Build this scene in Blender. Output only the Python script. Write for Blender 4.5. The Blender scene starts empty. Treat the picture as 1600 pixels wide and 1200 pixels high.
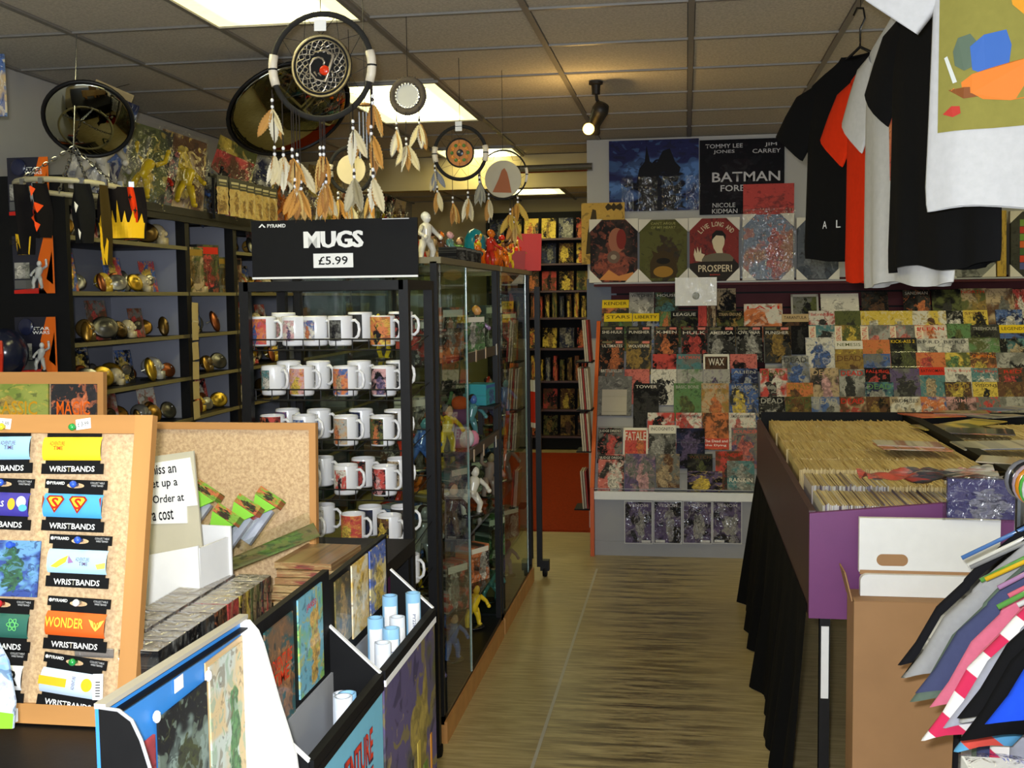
import bpy, math, random
from mathutils import Vector, Matrix, Euler
R = math.radians
rnd = random.Random(7)
sc = bpy.context.scene
col = sc.collection

# ---------------------------------------------------------------- camera
FPX, CAMZ = 1750.0, 1.6
YAW, PITCH, ROLL = 0.154674, 0.076801, R(0.7)
_f = Vector((-math.sin(YAW)*math.cos(PITCH), math.cos(YAW)*math.cos(PITCH), -math.sin(PITCH)))
_r0 = Vector((math.cos(YAW), math.sin(YAW), 0)); _u0 = _r0.cross(_f)
_r = _r0*math.cos(ROLL) - _u0*math.sin(ROLL); _u = _u0*math.cos(ROLL) + _r0*math.sin(ROLL)
cam = bpy.data.cameras.new('camera'); cam.sensor_width = 36; cam.sensor_fit = 'HORIZONTAL'
cam.lens = FPX/1600*36; cam.clip_start = .05
camo = bpy.data.objects.new('camera', cam); col.objects.link(camo)
camo.matrix_world = Matrix(((_r.x,_u.x,-_f.x,0),(_r.y,_u.y,-_f.y,0),(_r.z,_u.z,-_f.z,CAMZ),(0,0,0,1)))
sc.camera = camo
def at(px, py, Y=None, X=None, Z=None):
    d = _f + _r*((px-800)/FPX) + _u*((600-py)/FPX)
    t = Y/d.y if Y is not None else (X/d.x if X is not None else (Z-CAMZ)/d.z)
    return Vector((d.x*t, d.y*t, CAMZ+d.z*t))
def proj(p):
    d = Vector(p) - Vector((0,0,CAMZ)); z = d.dot(_f)
    return 800+FPX*d.dot(_r)/z, 600-FPX*d.dot(_u)/z

# ---------------------------------------------------------------- view, world, large lights
sc.view_settings.view_transform = 'Standard'; sc.view_settings.look = 'None'
sc.view_settings.gamma = 1; sc.view_settings.use_curve_mapping = False
sc.view_settings.exposure = 0.12
W = bpy.data.worlds.new('world'); sc.world = W; W.use_nodes = True
W.node_tree.nodes['Background'].inputs[0].default_value = (.62,.72,.9,1)
W.node_tree.nodes['Background'].inputs[1].default_value = 1.0
def area(name, loc, rot, sx, sy, power, color):
    L = bpy.data.lights.new(name, 'AREA'); L.shape = 'RECTANGLE'; L.size = sx; L.size_y = sy
    L.energy = power; L.color = color
    o = bpy.data.objects.new(name, L); col.objects.link(o); o.location = loc; o.rotation_euler = rot
    return o
WINDOW_W, FLASH_W, PANEL_E = 110, 66, 14.5
area('shop_window_daylight', (0.4,-2.55,1.55), (R(90),0,0), 4.6, 1.9, WINDOW_W, (.86,.93,1.0))
FL = bpy.data.lights.new('camera_flash', 'AREA'); FL.shape = 'RECTANGLE'; FL.size=.05; FL.size_y=.03
FL.energy = FLASH_W; FL.color = (.93,.96,1.0)
fo = bpy.data.objects.new('camera_flash', FL); col.objects.link(fo)
fo.matrix_world = camo.matrix_world.copy(); fo.location = Vector((0,0,CAMZ)) - _r*.04 + _u*.05

# ---------------------------------------------------------------- colour + materials
def L1(v):
    v /= 255.0
    return v/12.92 if v <= .04045 else ((v+.055)/1.055)**2.4
def C(r, g, b): return (L1(r), L1(g), L1(b))
WHITE=C(232,232,228); BLACK=C(22,22,24); DARK=C(40,40,42)
def nodes(name):
    m = bpy.data.materials.new(name); m.use_nodes = True
    nt = m.node_tree; b = nt.nodes['Principled BSDF']
    return m, nt, b
def N(nt, t, **kw):
    n = nt.nodes.new(t)
    for k, v in kw.items(): setattr(n, k, v)
    return n
def mixc(nt, fac, a, b, mode='MIX'):
    n = N(nt, 'ShaderNodeMix', data_type='RGBA', blend_type=mode)
    def put(sock, v):
        if hasattr(v, 'is_output'): nt.links.new(v, sock)
        elif isinstance(v, (int, float)): sock.default_value = v
        else: sock.default_value = (*v[:3], 1)
    put(n.inputs[0], fac); put(n.inputs[6], a); put(n.inputs[7], b)
    return n.outputs[2]
def noise(nt, vec, scale, detail=2, rough=.5, dist=0):
    n = N(nt, 'ShaderNodeTexNoise'); n.inputs['Scale'].default_value = scale
    n.inputs['Detail'].default_value = detail; n.inputs['Roughness'].default_value = rough
    n.inputs['Distortion'].default_value = dist
    if vec: nt.links.new(vec, n.inputs['Vector'])
    return n
def ramp(nt, fac, a, b):
    n = N(nt, 'ShaderNodeMapRange'); n.interpolation_type = 'SMOOTHSTEP'
    nt.links.new(fac, n.inputs[0]); n.inputs[1].default_value = a; n.inputs[2].default_value = b
    return n.outputs[0]
def mth(nt, op, a, b=None):
    n = N(nt, 'ShaderNodeMath', operation=op)
    for i, v in enumerate((a, b)):
        if v is None: continue
        if hasattr(v, 'is_output'): nt.links.new(v, n.inputs[i])
        else: n.inputs[i].default_value = v
    return n.outputs[0]
def oattr(nt, name, out='Color'):
    a = N(nt, 'ShaderNodeAttribute', attribute_type='OBJECT', attribute_name=name)
    return a.outputs[out]
def bump(nt, b, h, strength=.2, dist=.002):
    n = N(nt, 'ShaderNodeBump'); n.inputs['Strength'].default_value = strength
    n.inputs['Distance'].default_value = dist
    nt.links.new(h, n.inputs['Height']); nt.links.new(n.outputs[0], b.inputs['Normal'])
def pmat(name, c=None, rough=.5, metal=0, var=.12, scale=30, bmp=0, spec=.5, coat=0, sheen=0, stretch=None):
    """plain surface: a colour (or the object's own c1) with fine procedural mottling"""
    m, nt, b = nodes(name)
    tc = N(nt, 'ShaderNodeTexCoord'); vec = tc.outputs['Object']
    if stretch:
        mp = N(nt, 'ShaderNodeMapping'); mp.inputs['Scale'].default_value = stretch
        nt.links.new(vec, mp.inputs[0]); vec = mp.outputs[0]
    n = noise(nt, vec, scale, 3)
    base = oattr(nt, 'c1') if c is None else None
    if c is None:
        dk = mixc(nt, 1.0, base, (1-2*var,)*3, 'MULTIPLY')
        res = mixc(nt, n.outputs[0], dk, base)
    else:
        res = mixc(nt, n.outputs[0], [v*(1-2*var) for v in c], [min(1, v*(1+.4*var)) for v in c])
    nt.links.new(res, b.inputs['Base Color'])
    b.inputs['Roughness'].default_value = rough; b.inputs['Metallic'].default_value = metal
    b.inputs['Specular IOR Level'].default_value = spec; b.inputs['Coat Weight'].default_value = coat
    b.inputs['Sheen Weight'].default_value = sheen
    if bmp: bump(nt, b, n.outputs[0], bmp)
    return m
M = {}
M['paint'] = pmat('painted_colour', None, .45, var=.06)
M['gloss'] = pmat('glossy_colour', None, .18, var=.05, scale=12)
M['fabric'] = pmat('woven_cotton', None, .95, var=.10, scale=60, bmp=.25, spec=.1, sheen=.0)
M['feather'] = pmat('feather_vane', None, .8, var=.25, scale=25, stretch=(1,1,.15))
M['brass'] = pmat('aged_metal', None, .35, metal=.85, var=.3, scale=40, bmp=.3)
M['black'] = pmat('black_card', C(17,17,18), .6, var=.2, spec=.15)
M['blackmetal'] = pmat('black_powder_coat', C(20,20,22), .45, spec=.25, var=.2, scale=80, bmp=.1)
M['white'] = pmat('white_card', C(228,228,226), .6, var=.04)
M['ceramic'] = pmat('white_glazed_ceramic', C(226,226,228), .12, var=.02, coat=.4)
M['steel'] = pmat('chromed_steel', C(170,172,175), .25, metal=1, var=.1)
M['grey'] = pmat('grey_laminate', C(150,150,152), .5, var=.06, scale=8)
M['wood'] = pmat('pine_frame', C(190,136,76), .45, var=.22, scale=14, stretch=(1,1,.12), bmp=.15)
M['woodh'] = pmat('pine_rail', C(190,136,76), .45, var=.22, scale=14, stretch=(.12,1,1), bmp=.15)
M['cardboard'] = pmat('brown_cardboard', C(164,124,84), .8, var=.10, scale=9, bmp=.15)
M['paper'] = pmat('comic_paper_edge', None, .75, var=.2, scale=50)
M['ink'] = pmat('print_ink', None, .6, var=.03, spec=.15)
M['leaf'] = pmat('suede', None, .9, var=.25, scale=60, bmp=.4)

def cork_mat():
    m, nt, b = nodes('cork_board')
    tc = N(nt, 'ShaderNodeTexCoord')
    n = noise(nt, tc.outputs['Object'], 130, 5, .7)
    n2 = noise(nt, tc.outputs['Object'], 6, 2)
    a = mixc(nt, ramp(nt, n.outputs[0], .3, .7), C(160,126,88), C(206,176,134))
    a = mixc(nt, mth(nt, 'MULTIPLY', n2.outputs[0], .3), a, C(214,190,154))
    nt.links.new(a, b.inputs['Base Color']); b.inputs['Roughness'].default_value = .85
    bump(nt, b, n.outputs[0], .4)
    return m
M['cork'] = cork_mat()

def cover_mat(name, rough, coat):
    """printed artwork: three of the object's own colours broken into shapes"""
    m, nt, b = nodes(name)
    tc = N(nt, 'ShaderNodeTexCoord')
    sd = oattr(nt, 'seed', 'Fac')
    cx = N(nt, 'ShaderNodeCombineXYZ')
    for i in range(3): nt.links.new(sd, cx.inputs[i])
    av = N(nt, 'ShaderNodeVectorMath', operation='MULTIPLY_ADD')
    nt.links.new(tc.outputs['Generated'], av.inputs[0]); av.inputs[1].default_value = (1, .02, 1.4)
    nt.links.new(cx.outputs[0], av.inputs[2])
    v = av.outputs[0]
    c1, c2, c3 = oattr(nt, 'c1'), oattr(nt, 'c2'), oattr(nt, 'c3')
    n1 = noise(nt, v, 1.9, 2, .5, .4); n2 = noise(nt, v, 8, 4, .6, .9); n3 = noise(nt, v, 3.6, 3, .5, .5)
    base = mixc(nt, ramp(nt, n1.outputs[0], .44, .58), c1, c2)
    # a figure whose place, size and outline change with the sheet's own seed
    def rs(k): return mth(nt, 'FRACT', mth(nt, 'MULTIPLY', mth(nt, 'SINE', mth(nt, 'MULTIPLY', sd, k)), 43.7))
    sp = N(nt, 'ShaderNodeSeparateXYZ'); nt.links.new(tc.outputs['Generated'], sp.inputs[0])
    cxx = mth(nt, 'ADD', mth(nt, 'MULTIPLY', rs(1.7), .36), .32); czz = mth(nt, 'ADD', mth(nt, 'MULTIPLY', rs(2.9), .2), .28)
    dx = mth(nt, 'MULTIPLY', mth(nt, 'SUBTRACT', sp.outputs[0], cxx), mth(nt, 'ADD', mth(nt, 'MULTIPLY', rs(4.1), 2.4), 1.9))
    dz = mth(nt, 'MULTIPLY', mth(nt, 'SUBTRACT', sp.outputs[2], czz), 1.8)
    d = mth(nt, 'ADD', mth(nt, 'MULTIPLY', dx, dx), mth(nt, 'MULTIPLY', dz, dz))
    d = mth(nt, 'ADD', d, mth(nt, 'MULTIPLY', mth(nt, 'SUBTRACT', n3.outputs[0], .5), 2.2))
    fig = ramp(nt, d, .5, .36)
    figc = mixc(nt, ramp(nt, n2.outputs[0], .40, .60), mixc(nt, .5, c3, (.03,.03,.034)), c3)
    base = mixc(nt, fig, base, figc)
    # a second, smaller shape in a blend of the colours
    n4 = noise(nt, v, 5.2, 2, .5, 1.0)
    base = mixc(nt, mth(nt, 'MULTIPLY', ramp(nt, n4.outputs[0], .57, .62), .75), base, mixc(nt, .5, c2, c3))
    base = mixc(nt, mth(nt, 'MULTIPLY', ramp(nt, n4.outputs[0], .40, .35), .65), base, mixc(nt, .3, (.015,.015,.02), c1))
    base = mixc(nt, mth(nt, 'MULTIPLY', ramp(nt, n2.outputs[0], .60, .68), .4), base, mixc(nt, 1.0, c3, (1.7,1.7,1.65), 'MULTIPLY'))
    base = mixc(nt, mth(nt, 'MULTIPLY', ramp(nt, n2.outputs[0], .38, .32), .5), base, (.02,.02,.022))
    hs = N(nt, 'ShaderNodeHueSaturation'); hs.inputs['Saturation'].default_value = .9; hs.inputs['Value'].default_value = .85
    nt.links.new(base, hs.inputs['Color']); nt.links.new(hs.outputs[0], b.inputs['Base Color'])
    b.inputs['Specular IOR Level'].default_value = .07 if not coat else .3
    b.inputs['Roughness'].default_value = rough; b.inputs['Coat Weight'].default_value = coat
    return m
M['cover'] = cover_mat('printed_cover', .5, 0)
M['shiny'] = cover_mat('printed_film', .3, .25)

def glass_mat(name, tint, refl=.04, rough=.0, ior=1.5, bumps=0):
    m = bpy.data.materials.new(name); m.use_nodes = True; nt = m.node_tree
    nt.nodes.remove(nt.nodes['Principled BSDF']); out = nt.nodes['Material Output']
    tr = N(nt, 'ShaderNodeBsdfTransparent'); tr.inputs[0].default_value = (*tint, 1)
    gl = N(nt, 'ShaderNodeBsdfGlossy'); gl.inputs['Roughness'].default_value = rough
    fr = N(nt, 'ShaderNodeFresnel'); fr.inputs[0].default_value = ior
    mx = N(nt, 'ShaderNodeMixShader')
    ge = N(nt, 'ShaderNodeNewGeometry')
    nt.links.new(mth(nt, 'MULTIPLY', fr.outputs[0], mth(nt, 'SUBTRACT', 1.0, ge.outputs['Backfacing'])), mx.inputs[0]); nt.links.new(tr.outputs[0], mx.inputs[1]); nt.links.new(gl.outputs[0], mx.inputs[2])
    nt.links.new(mx.outputs[0], out.inputs[0])
    if bumps:
        tc = N(nt, 'ShaderNodeTexCoord'); mp = N(nt, 'ShaderNodeMapping'); mp.inputs['Scale'].default_value = (1,1,.45)
        mp.inputs['Rotation'].default_value = (.2,.5,.3)
        nt.links.new(tc.outputs['Object'], mp.inputs[0])
        n = noise(nt, mp.outputs[0], bumps, 2, .5, 1.5)
        bp = N(nt, 'ShaderNodeBump'); bp.inputs['Strength'].default_value = .9; bp.inputs['Distance'].default_value = .02
        nt.links.new(n.outputs[0], bp.inputs['Height']); nt.links.new(bp.outputs[0], gl.inputs['Normal']); nt.links.new(bp.outputs[0], fr.inputs['Normal'])
    return m
M['glass'] = glass_mat('cabinet_glass', (.90,.95,.92), rough=.01)
M['edgeglass'] = pmat('glass_edge', C(120,150,150), .1, var=.1, spec=1, coat=1)
M['film'] = glass_mat('crinkled_clear_film', (.95,.95,.95), rough=.12, ior=1.6, bumps=26)
M['acrylic'] = glass_mat('clear_acrylic', (.93,.94,.92), rough=.04, ior=1.5)
def emit_mat(name, c, s):
    m, nt, b = nodes(name)
    tc = N(nt, 'ShaderNodeTexCoord'); n = noise(nt, tc.outputs['Object'], 3, 1)
    e = mixc(nt, n.outputs[0], [v*.9 for v in c], c)
    nt.links.new(e, b.inputs['Emission Color']); b.inputs['Emission Strength'].default_value = s
    b.inputs['Base Color'].default_value = (*c, 1)
    return m
M['mirror'] = pmat('convex_mirror', C(150,150,140), .04, metal=1, var=.03, scale=3)

# ---------------------------------------------------------------- mesh helpers
class MB:
    def __init__(s): s.v = []; s.f = []
    def add(s, vs, fs):
        o = len(s.v); s.v += [tuple(v) for v in vs]; s.f += [tuple(i+o for i in f) for f in fs]; return s
    def box(s, c, d, rot=None):
        x, y, z = d[0]/2, d[1]/2, d[2]/2
        vs = [Vector((sx*x, sy*y, sz*z)) for sx in (-1,1) for sy in (-1,1) for sz in (-1,1)]
        if rot is not None:
            m = Euler(rot).to_matrix(); vs = [m @ v for v in vs]
        c = Vector(c)
        return s.add([v+c for v in vs], [(0,1,3,2),(4,6,7,5),(0,4,5,1),(2,3,7,6),(0,2,6,4),(1,5,7,3)])
    def bar(s, p0, p1, w, h=None):
        p0, p1 = Vector(p0), Vector(p1); d = p1-p0; h = h or w
        q = d.to_track_quat('Z', 'Y').to_matrix()
        vs = [p + q @ Vector((sx*w/2, sy*h/2, 0)) for p in (p0, p1) for sx, sy in ((-1,-1),(1,-1),(1,1),(-1,1))]
        return s.add(vs, [(3,2,1,0),(4,5,6,7),(0,1,5,4),(1,2,6,5),(2,3,7,6),(3,0,4,7)])
    def tube(s, path, r, n=8, closed=False):
        path = [Vector(p) for p in path]; k = len(path); rr = r if isinstance(r, (list, tuple)) else [r]*k
        o = len(s.v); up = Vector((0,0,1)); pq = None
        for i, p in enumerate(path):
            a = path[(i-1) % k] if (closed or i > 0) else p; b = path[(i+1) % k] if (closed or i < k-1) else p
            t = (b-a).normalized()
            if pq is None:
                u = t.orthogonal().normalized()
            else:
                u = (pq - t*pq.dot(t)); u = u.normalized() if u.length > 1e-6 else t.orthogonal().normalized()
            pq = u; w = t.cross(u)
            for j in range(n):
                an = 2*math.pi*j/n; q = p + (u*math.cos(an) + w*math.sin(an))*rr[i]; s.v.append(tuple(q))
        for i in range(k if closed else k-1):
            i2 = (i+1) % k
            for j in range(n): s.f.append((o+i*n+j, o+i*n+(j+1)%n, o+i2*n+(j+1)%n, o+i2*n+j))
        if not closed:
            s.f.append(tuple(o+j for j in range(n))[::-1]); s.f.append(tuple(o+(k-1)*n+j for j in range(n)))
        return s
    def lathe(s, prof, n=24, c=(0,0,0), sx=1, sy=1):
        o = len(s.v); k = len(prof)
        for r, z in prof:
            for j in range(n):
                a = 2*math.pi*j/n; s.v.append((c[0]+r*math.cos(a)*sx, c[1]+r*math.sin(a)*sy, c[2]+z))
        for i in range(k-1):
            for j in range(n): s.f.append((o+i*n+j, o+i*n+(j+1)%n, o+(i+1)*n+(j+1)%n, o+(i+1)*n+j))
        if prof[0][0] > 1e-5: s.f.append(tuple(o+j for j in range(n))[::-1])
        if prof[-1][0] > 1e-5: s.f.append(tuple(o+(k-1)*n+j for j in range(n)))
        return s
    def ball(s, c, r, n=10, m=6):
        r = r if isinstance(r, (list, tuple)) else (r,r,r)
        o = len(s.v)
        for i in range(m+1):
            t = math.pi*i/m
            for j in range(n):
                a = 2*math.pi*j/n
                s.v.append((c[0]+r[0]*math.sin(t)*math.cos(a), c[1]+r[1]*math.sin(t)*math.sin(a), c[2]-r[2]*math.cos(t)))
        for i in range(m):
            for j in range(n): s.f.append((o+i*n+j, o+i*n+(j+1)%n, o+(i+1)*n+(j+1)%n, o+(i+1)*n+j))
        return s
    def prism(s, poly, y0, y1):
        """polygon in x,z pushed along y (y0 is the face to the front, -y)"""
        n = len(poly)
        ar = sum(poly[i][0]*poly[(i+1)%n][1]-poly[(i+1)%n][0]*poly[i][1] for i in range(n))
        if ar < 0: poly = poly[::-1]
        vs = [(p[0], y0, p[1]) for p in poly] + [(p[0], y1, p[1]) for p in poly]
        fs = [tuple(range(n)), tuple(range(2*n-1, n-1, -1))] + [(i, i+n, (i+1)%n+n, (i+1)%n) for i in range(n)]
        return s.add(vs, fs)
    def flat(s, poly, y):
        n = len(poly)
        ar = sum(poly[i][0]*poly[(i+1)%n][1]-poly[(i+1)%n][0]*poly[i][1] for i in range(n))
        if ar < 0: poly = poly[::-1]
        return s.add([(p[0], y, p[1]) for p in poly], [tuple(range(n))])
    def disc(s, cx, cz, rx, rz, y, n=20):
        return s.flat([(cx+rx*math.cos(2*math.pi*i/n), cz+rz*math.sin(2*math.pi*i/n)) for i in range(n)], y)
    def sheet(s, fn, nu, nv):
        """open surface fn(u,v) -> point"""
        o = len(s.v)
        for i in range(nu+1):
            for j in range(nv+1): s.v.append(tuple(fn(i/nu, j/nv)))
        for i in range(nu):
            for j in range(nv): s.f.append((o+i*(nv+1)+j, o+(i+1)*(nv+1)+j, o+(i+1)*(nv+1)+j+1, o+i*(nv+1)+j+1))
        return s
    def mesh(s, name='mesh', smooth=False):
        m = bpy.data.meshes.new(name); m.from_pydata(s.v, [], s.f)
        if smooth:
            m.polygons.foreach_set('use_smooth', [True]*len(m.polygons))
        m.update(); return m
def obj(name, mesh, mat, parent=None, loc=(0,0,0), rot=(0,0,0), scale=None, c=None, art=None, seed=None):
    if isinstance(mesh, MB): mesh = mesh.mesh(name)
    o = bpy.data.objects.new(name, mesh)
    if not mesh.materials: mesh.materials.append(M[mat] if isinstance(mat, str) else mat)
    else:
        mm = M[mat] if isinstance(mat, str) else mat
        if mesh.materials[0] != mm:
            o.material_slots[0].link = 'OBJECT'; o.material_slots[0].material = mm
    col.objects.link(o); o.location = loc; o.rotation_euler = rot
    if scale is not None: o.scale = scale if isinstance(scale, (tuple, list)) else (scale,)*3
    if parent is not None: o.parent = parent
    if c is not None: o['c1'] = [float(x) for x in c]
    if art is not None:
        for k, cc in zip(('c1','c2','c3'), art): o[k] = [float(x) for x in cc]
        o['seed'] = float(seed if seed is not None else rnd.random()*50)
    return o
def tag(o, label, cat, group=None, kind=None):
    o['label'] = label; o['category'] = cat
    if group: o['group'] = group
    if kind: o['kind'] = kind
    return o
def empty(name, loc=(0,0,0), rot=(0,0,0), label=None, cat=None, group=None, scale=None):
    o = bpy.data.objects.new(name, None); col.objects.link(o); o.empty_display_size = .05
    o.location = loc; o.rotation_euler = rot
    if scale: o.scale = (scale,)*3
    if label: tag(o, label, cat, group)
    return o
def struct(name, mb, mat, **kw):
    o = obj(name, mb, mat, **kw); o['kind'] = 'structure'; return o
_tx = {}
def text_mesh(t, bold=.0, shear=0, res=2):
    k = (t, bold, shear)
    if k in _tx: return _tx[k]
    c = bpy.data.curves.new('lettering', 'FONT'); c.body = t; c.size = 1; c.resolution_u = res
    c.offset = bold*.4; c.shear = shear; c.align_x = 'CENTER'
    o = bpy.data.objects.new('lettering', c); m = bpy.data.meshes.new_from_object(o)
    bpy.data.objects.remove(o); bpy.data.curves.remove(c)
    m.materials.clear()
    if len(m.vertices):
        xs = [v.co.x for v in m.vertices]; ys = [v.co.y for v in m.vertices]
        cx, cy = (min(xs)+max(xs))/2, (min(ys)+max(ys))/2
        for v in m.vertices: v.co = (v.co.x-cx, 0, v.co.y-cy)
        _tx[k] = m; m['w'] = max(xs)-min(xs); m['h'] = max(ys)-min(ys)
    return m
def letters(t, parent, x, y, z, w, h, c, bold=.0, name='lettering', rot=(0,0,0), shear=0, mat='ink'):
    """text lying in the parent's x-z plane, centred at x,z and stretched to w by h, readable from -y"""
    m = text_mesh(t, bold, shear)
    return obj(name, m, mat, parent, (x, y, z), rot, (w/m['w'], 1, h/m['h']), c=c)
ORD = ['first','second','third','fourth','fifth','sixth','seventh','eighth','ninth','tenth','eleventh','twelfth','thirteenth','fourteenth','fifteenth','sixteenth','seventeenth','eighteenth','nineteenth','twentieth']
# ================================================================ the room
XL, XR, YF, YB, ZC = -3.0, 3.62, -2.7, 12.2, 2.65
def floor_mat():
    m, nt, b = nodes('worn_plank_floor')
    tc = N(nt, 'ShaderNodeTexCoord')
    def mapped(s, off=(0,0,0)):
        mp = N(nt, 'ShaderNodeMapping'); mp.inputs['Scale'].default_value = s; mp.inputs['Location'].default_value = off
        nt.links.new(tc.outputs['Object'], mp.inputs[0]); return mp.outputs[0]
    grain = noise(nt, mapped((1.2,16,1)), 4, 6, .65)
    fine = noise(nt, mapped((3,60,1)), 6, 3, .6)
    big = noise(nt, mapped((.6,1.0,1)), 1.3, 2)
    base = mixc(nt, ramp(nt, grain.outputs[0], .35, .65), C(150,132,88), C(196,178,132))
    base = mixc(nt, mth(nt, 'MULTIPLY', fine.outputs[0], .5), base, C(122,106,72))
    # scuffed dirt down the middle of the aisle
    sp = N(nt, 'ShaderNodeSeparateXYZ'); nt.links.new(tc.outputs['Object'], sp.inputs[0])
    d = mth(nt, 'ABSOLUTE', mth(nt, 'ADD', sp.outputs[0], .18))
    mid = ramp(nt, d, .55, .05)
    st = noise(nt, mapped((.8,6.5,1), (3,5,0)), 3.2, 5, .7)
    dirt = mth(nt, 'MULTIPLY', mth(nt, 'MULTIPLY', ramp(nt, st.outputs[0], .42, .62), mid), 1.0)
    base = mixc(nt, dirt, base, C(74,62,44))
    base = mixc(nt, mth(nt, 'MULTIPLY', ramp(nt, big.outputs[0], .45, .7), .25), base, C(168,142,72))
    nt.links.new(base, b.inputs['Base Color'])
    rr = N(nt, 'ShaderNodeMapRange'); nt.links.new(grain.outputs[0], rr.inputs[0]); rr.inputs[3].default_value = .22; rr.inputs[4].default_value = .5
    nt.links.new(rr.outputs[0], b.inputs['Roughness'])
    bump(nt, b, grain.outputs[0], .12, .002)
    return m
struct('floor', MB().box(((XL+XR)/2,(YF+YB)/2,-.05),(XR-XL,YB-YF,.1)), floor_mat())
seam = struct('trim_1', MB().box((-.52,5.0,.0006),(.012,3.0,.0012)), 'paint', c=C(176,172,160))
# walls
M['wall'] = pmat('painted_wall', C(176,174,168), .8, var=.04, scale=6)
M['yellowwall'] = pmat('cream_wall', C(186,168,120), .8, var=.06, scale=6)
struct('wall_left', MB().box((XL-.05,(YF+YB)/2,ZC/2+.06),(.1,YB-YF,ZC+.12)), 'wall')
struct('wall_right', MB().box((XR+.05,(YF+YB)/2,ZC/2+.06),(.1,YB-YF,ZC+.12)), 'wall')
WY = 7.62
wb = struct('wall_back', MB().box(((XR-.66)/2,WY+.08,ZC/2),(XR+.66,.16,ZC)), 'wall')
struct('wall_corridor', MB().box((-.58,(WY+YB)/2+.08,ZC/2),(.12,YB-WY-.16,ZC)), 'yellowwall')
struct('wall_far', MB().box((XL/2-.3,YB+.05,ZC/2+.06),(abs(XL)+.9,.1,ZC+.12)), 'yellowwall')
struct('trim_2', MB().box((-1.82,8.35,2.53),(2.34,.14,.24)), 'yellowwall')
struct('trim_3', MB().tube([(-1.2,WY+.02,2.47),(-.62,WY-.02,2.47)],.028,10), 'steel')
# front wall with the shop window (behind the camera)
fw = MB()
fw.box(((XL+XR)/2,YF-.05,.28),(XR-XL,.1,.56)); fw.box(((XL+XR)/2,YF-.05,2.6),(XR-XL,.1,.12))
fw.box((XL+.45,YF-.05,1.55),(.9,.1,2.0)); fw.box((XR-.4,YF-.05,1.55),(.8,.1,2.0))
struct('wall_front', fw, 'wall')
wf = MB()
for x in (-2.1,-.3,1.2,2.8): wf.box((x,YF,1.55),(.06,.08,2.0))
wf.box((.35,YF,.57),(4.9,.1,.06)); wf.box((.35,YF,2.53),(4.9,.08,.06))
w1 = struct('window_1', wf, 'blackmetal')
for i, (a, b_) in enumerate(((-2.07,-.33),(-.27,1.17),(1.23,2.77))):
    obj('pane', MB().box(((a+b_)/2,YF,1.55),(b_-a,.008,1.9)), 'glass', w1)
# ceiling: grid of separate tiles
TW, TD = .6, .604
GX = [0.02+TW*k for k in range(-5,7)]; GY0 = 4.16
def ceil_mat():
    m, nt, b = nodes('mineral_fibre_tile')
    tc = N(nt, 'ShaderNodeTexCoord')
    n = noise(nt, tc.outputs['Object'], 90, 5, .7); n2 = noise(nt, tc.outputs['Object'], 2.5, 2)
    rn = N(nt, 'ShaderNodeObjectInfo')
    a = mixc(nt, ramp(nt, n.outputs[0], .3, .7), C(166,160,148), C(200,194,180))
    a = mixc(nt, mth(nt, 'MULTIPLY', rn.outputs['Random'], .25), a, C(166,158,142))
    nt.links.new(a, b.inputs['Base Color']); b.inputs['Roughness'].default_value = .95
    bump(nt, b, n.outputs[0], .3)
    return m
M['tile'] = ceil_mat()
ceil = struct('ceiling', MB().box(((XL+XR)/2,(YF+YB)/2,ZC+.09),(XR-XL,YB-YF,.08)), 'wall')
tile_me = MB().box((0,0,.012),(TW-.03,TD-.03,.02)).mesh('ceiling_tile')
LIGHTS = {}          # (column, row) cells taken by lights
cols_l = [(2,[-6,-2,2,6,10]),(8,[-6,-2,2,6,10])]
taken = set()
for ci, rows in cols_l:
    for r_ in rows: taken |= {(ci, r_), (ci, r_+1)}
for ci in range(-1, 11):
    x0 = 0.02+TW*(ci-5)
    for rj in range(-3, 13):
        if (ci, rj) in taken: continue
        x = x0+TW/2; y = GY0+TD*rj+TD/2
        if x+.3 > XR+.31 or y > YB or x < XL-.3: continue
        obj('ceiling_tile', tile_me, 'tile', ceil, (x, y, ZC+.004))
near = MB()
for ci in range(-1, 11):
    for rj in range(-12, -3):
        if (ci, rj) in taken: continue
        near.box((0.02+TW*(ci-5)+TW/2, GY0+TD*rj+TD/2, ZC+.016),(TW-.03,TD-.03,.02))
o = obj('ceiling_tile', near, 'tile', ceil); o['kind'] = 'stuff'
M['gridbar'] = pmat('grid_bar_enamel', C(128,124,116), .5, var=.1)
for ci in range(0, 12):
    x = 0.02+TW*(ci-5)
    if XL < x < XR: obj('grid_bar', MB().box((x,(YF+YB)/2,ZC+.004),(.024,YB-YF,.012)), 'gridbar', ceil)
cross_me = MB().box((0,0,0),(XR-XL,.02,.010)).mesh('grid_bar')
for rj in range(-11, 14):
    y = GY0+TD*rj
    if YF < y < YB: obj('grid_bar', cross_me, 'gridbar', ceil, ((XL+XR)/2, y, ZC+.004))
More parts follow.
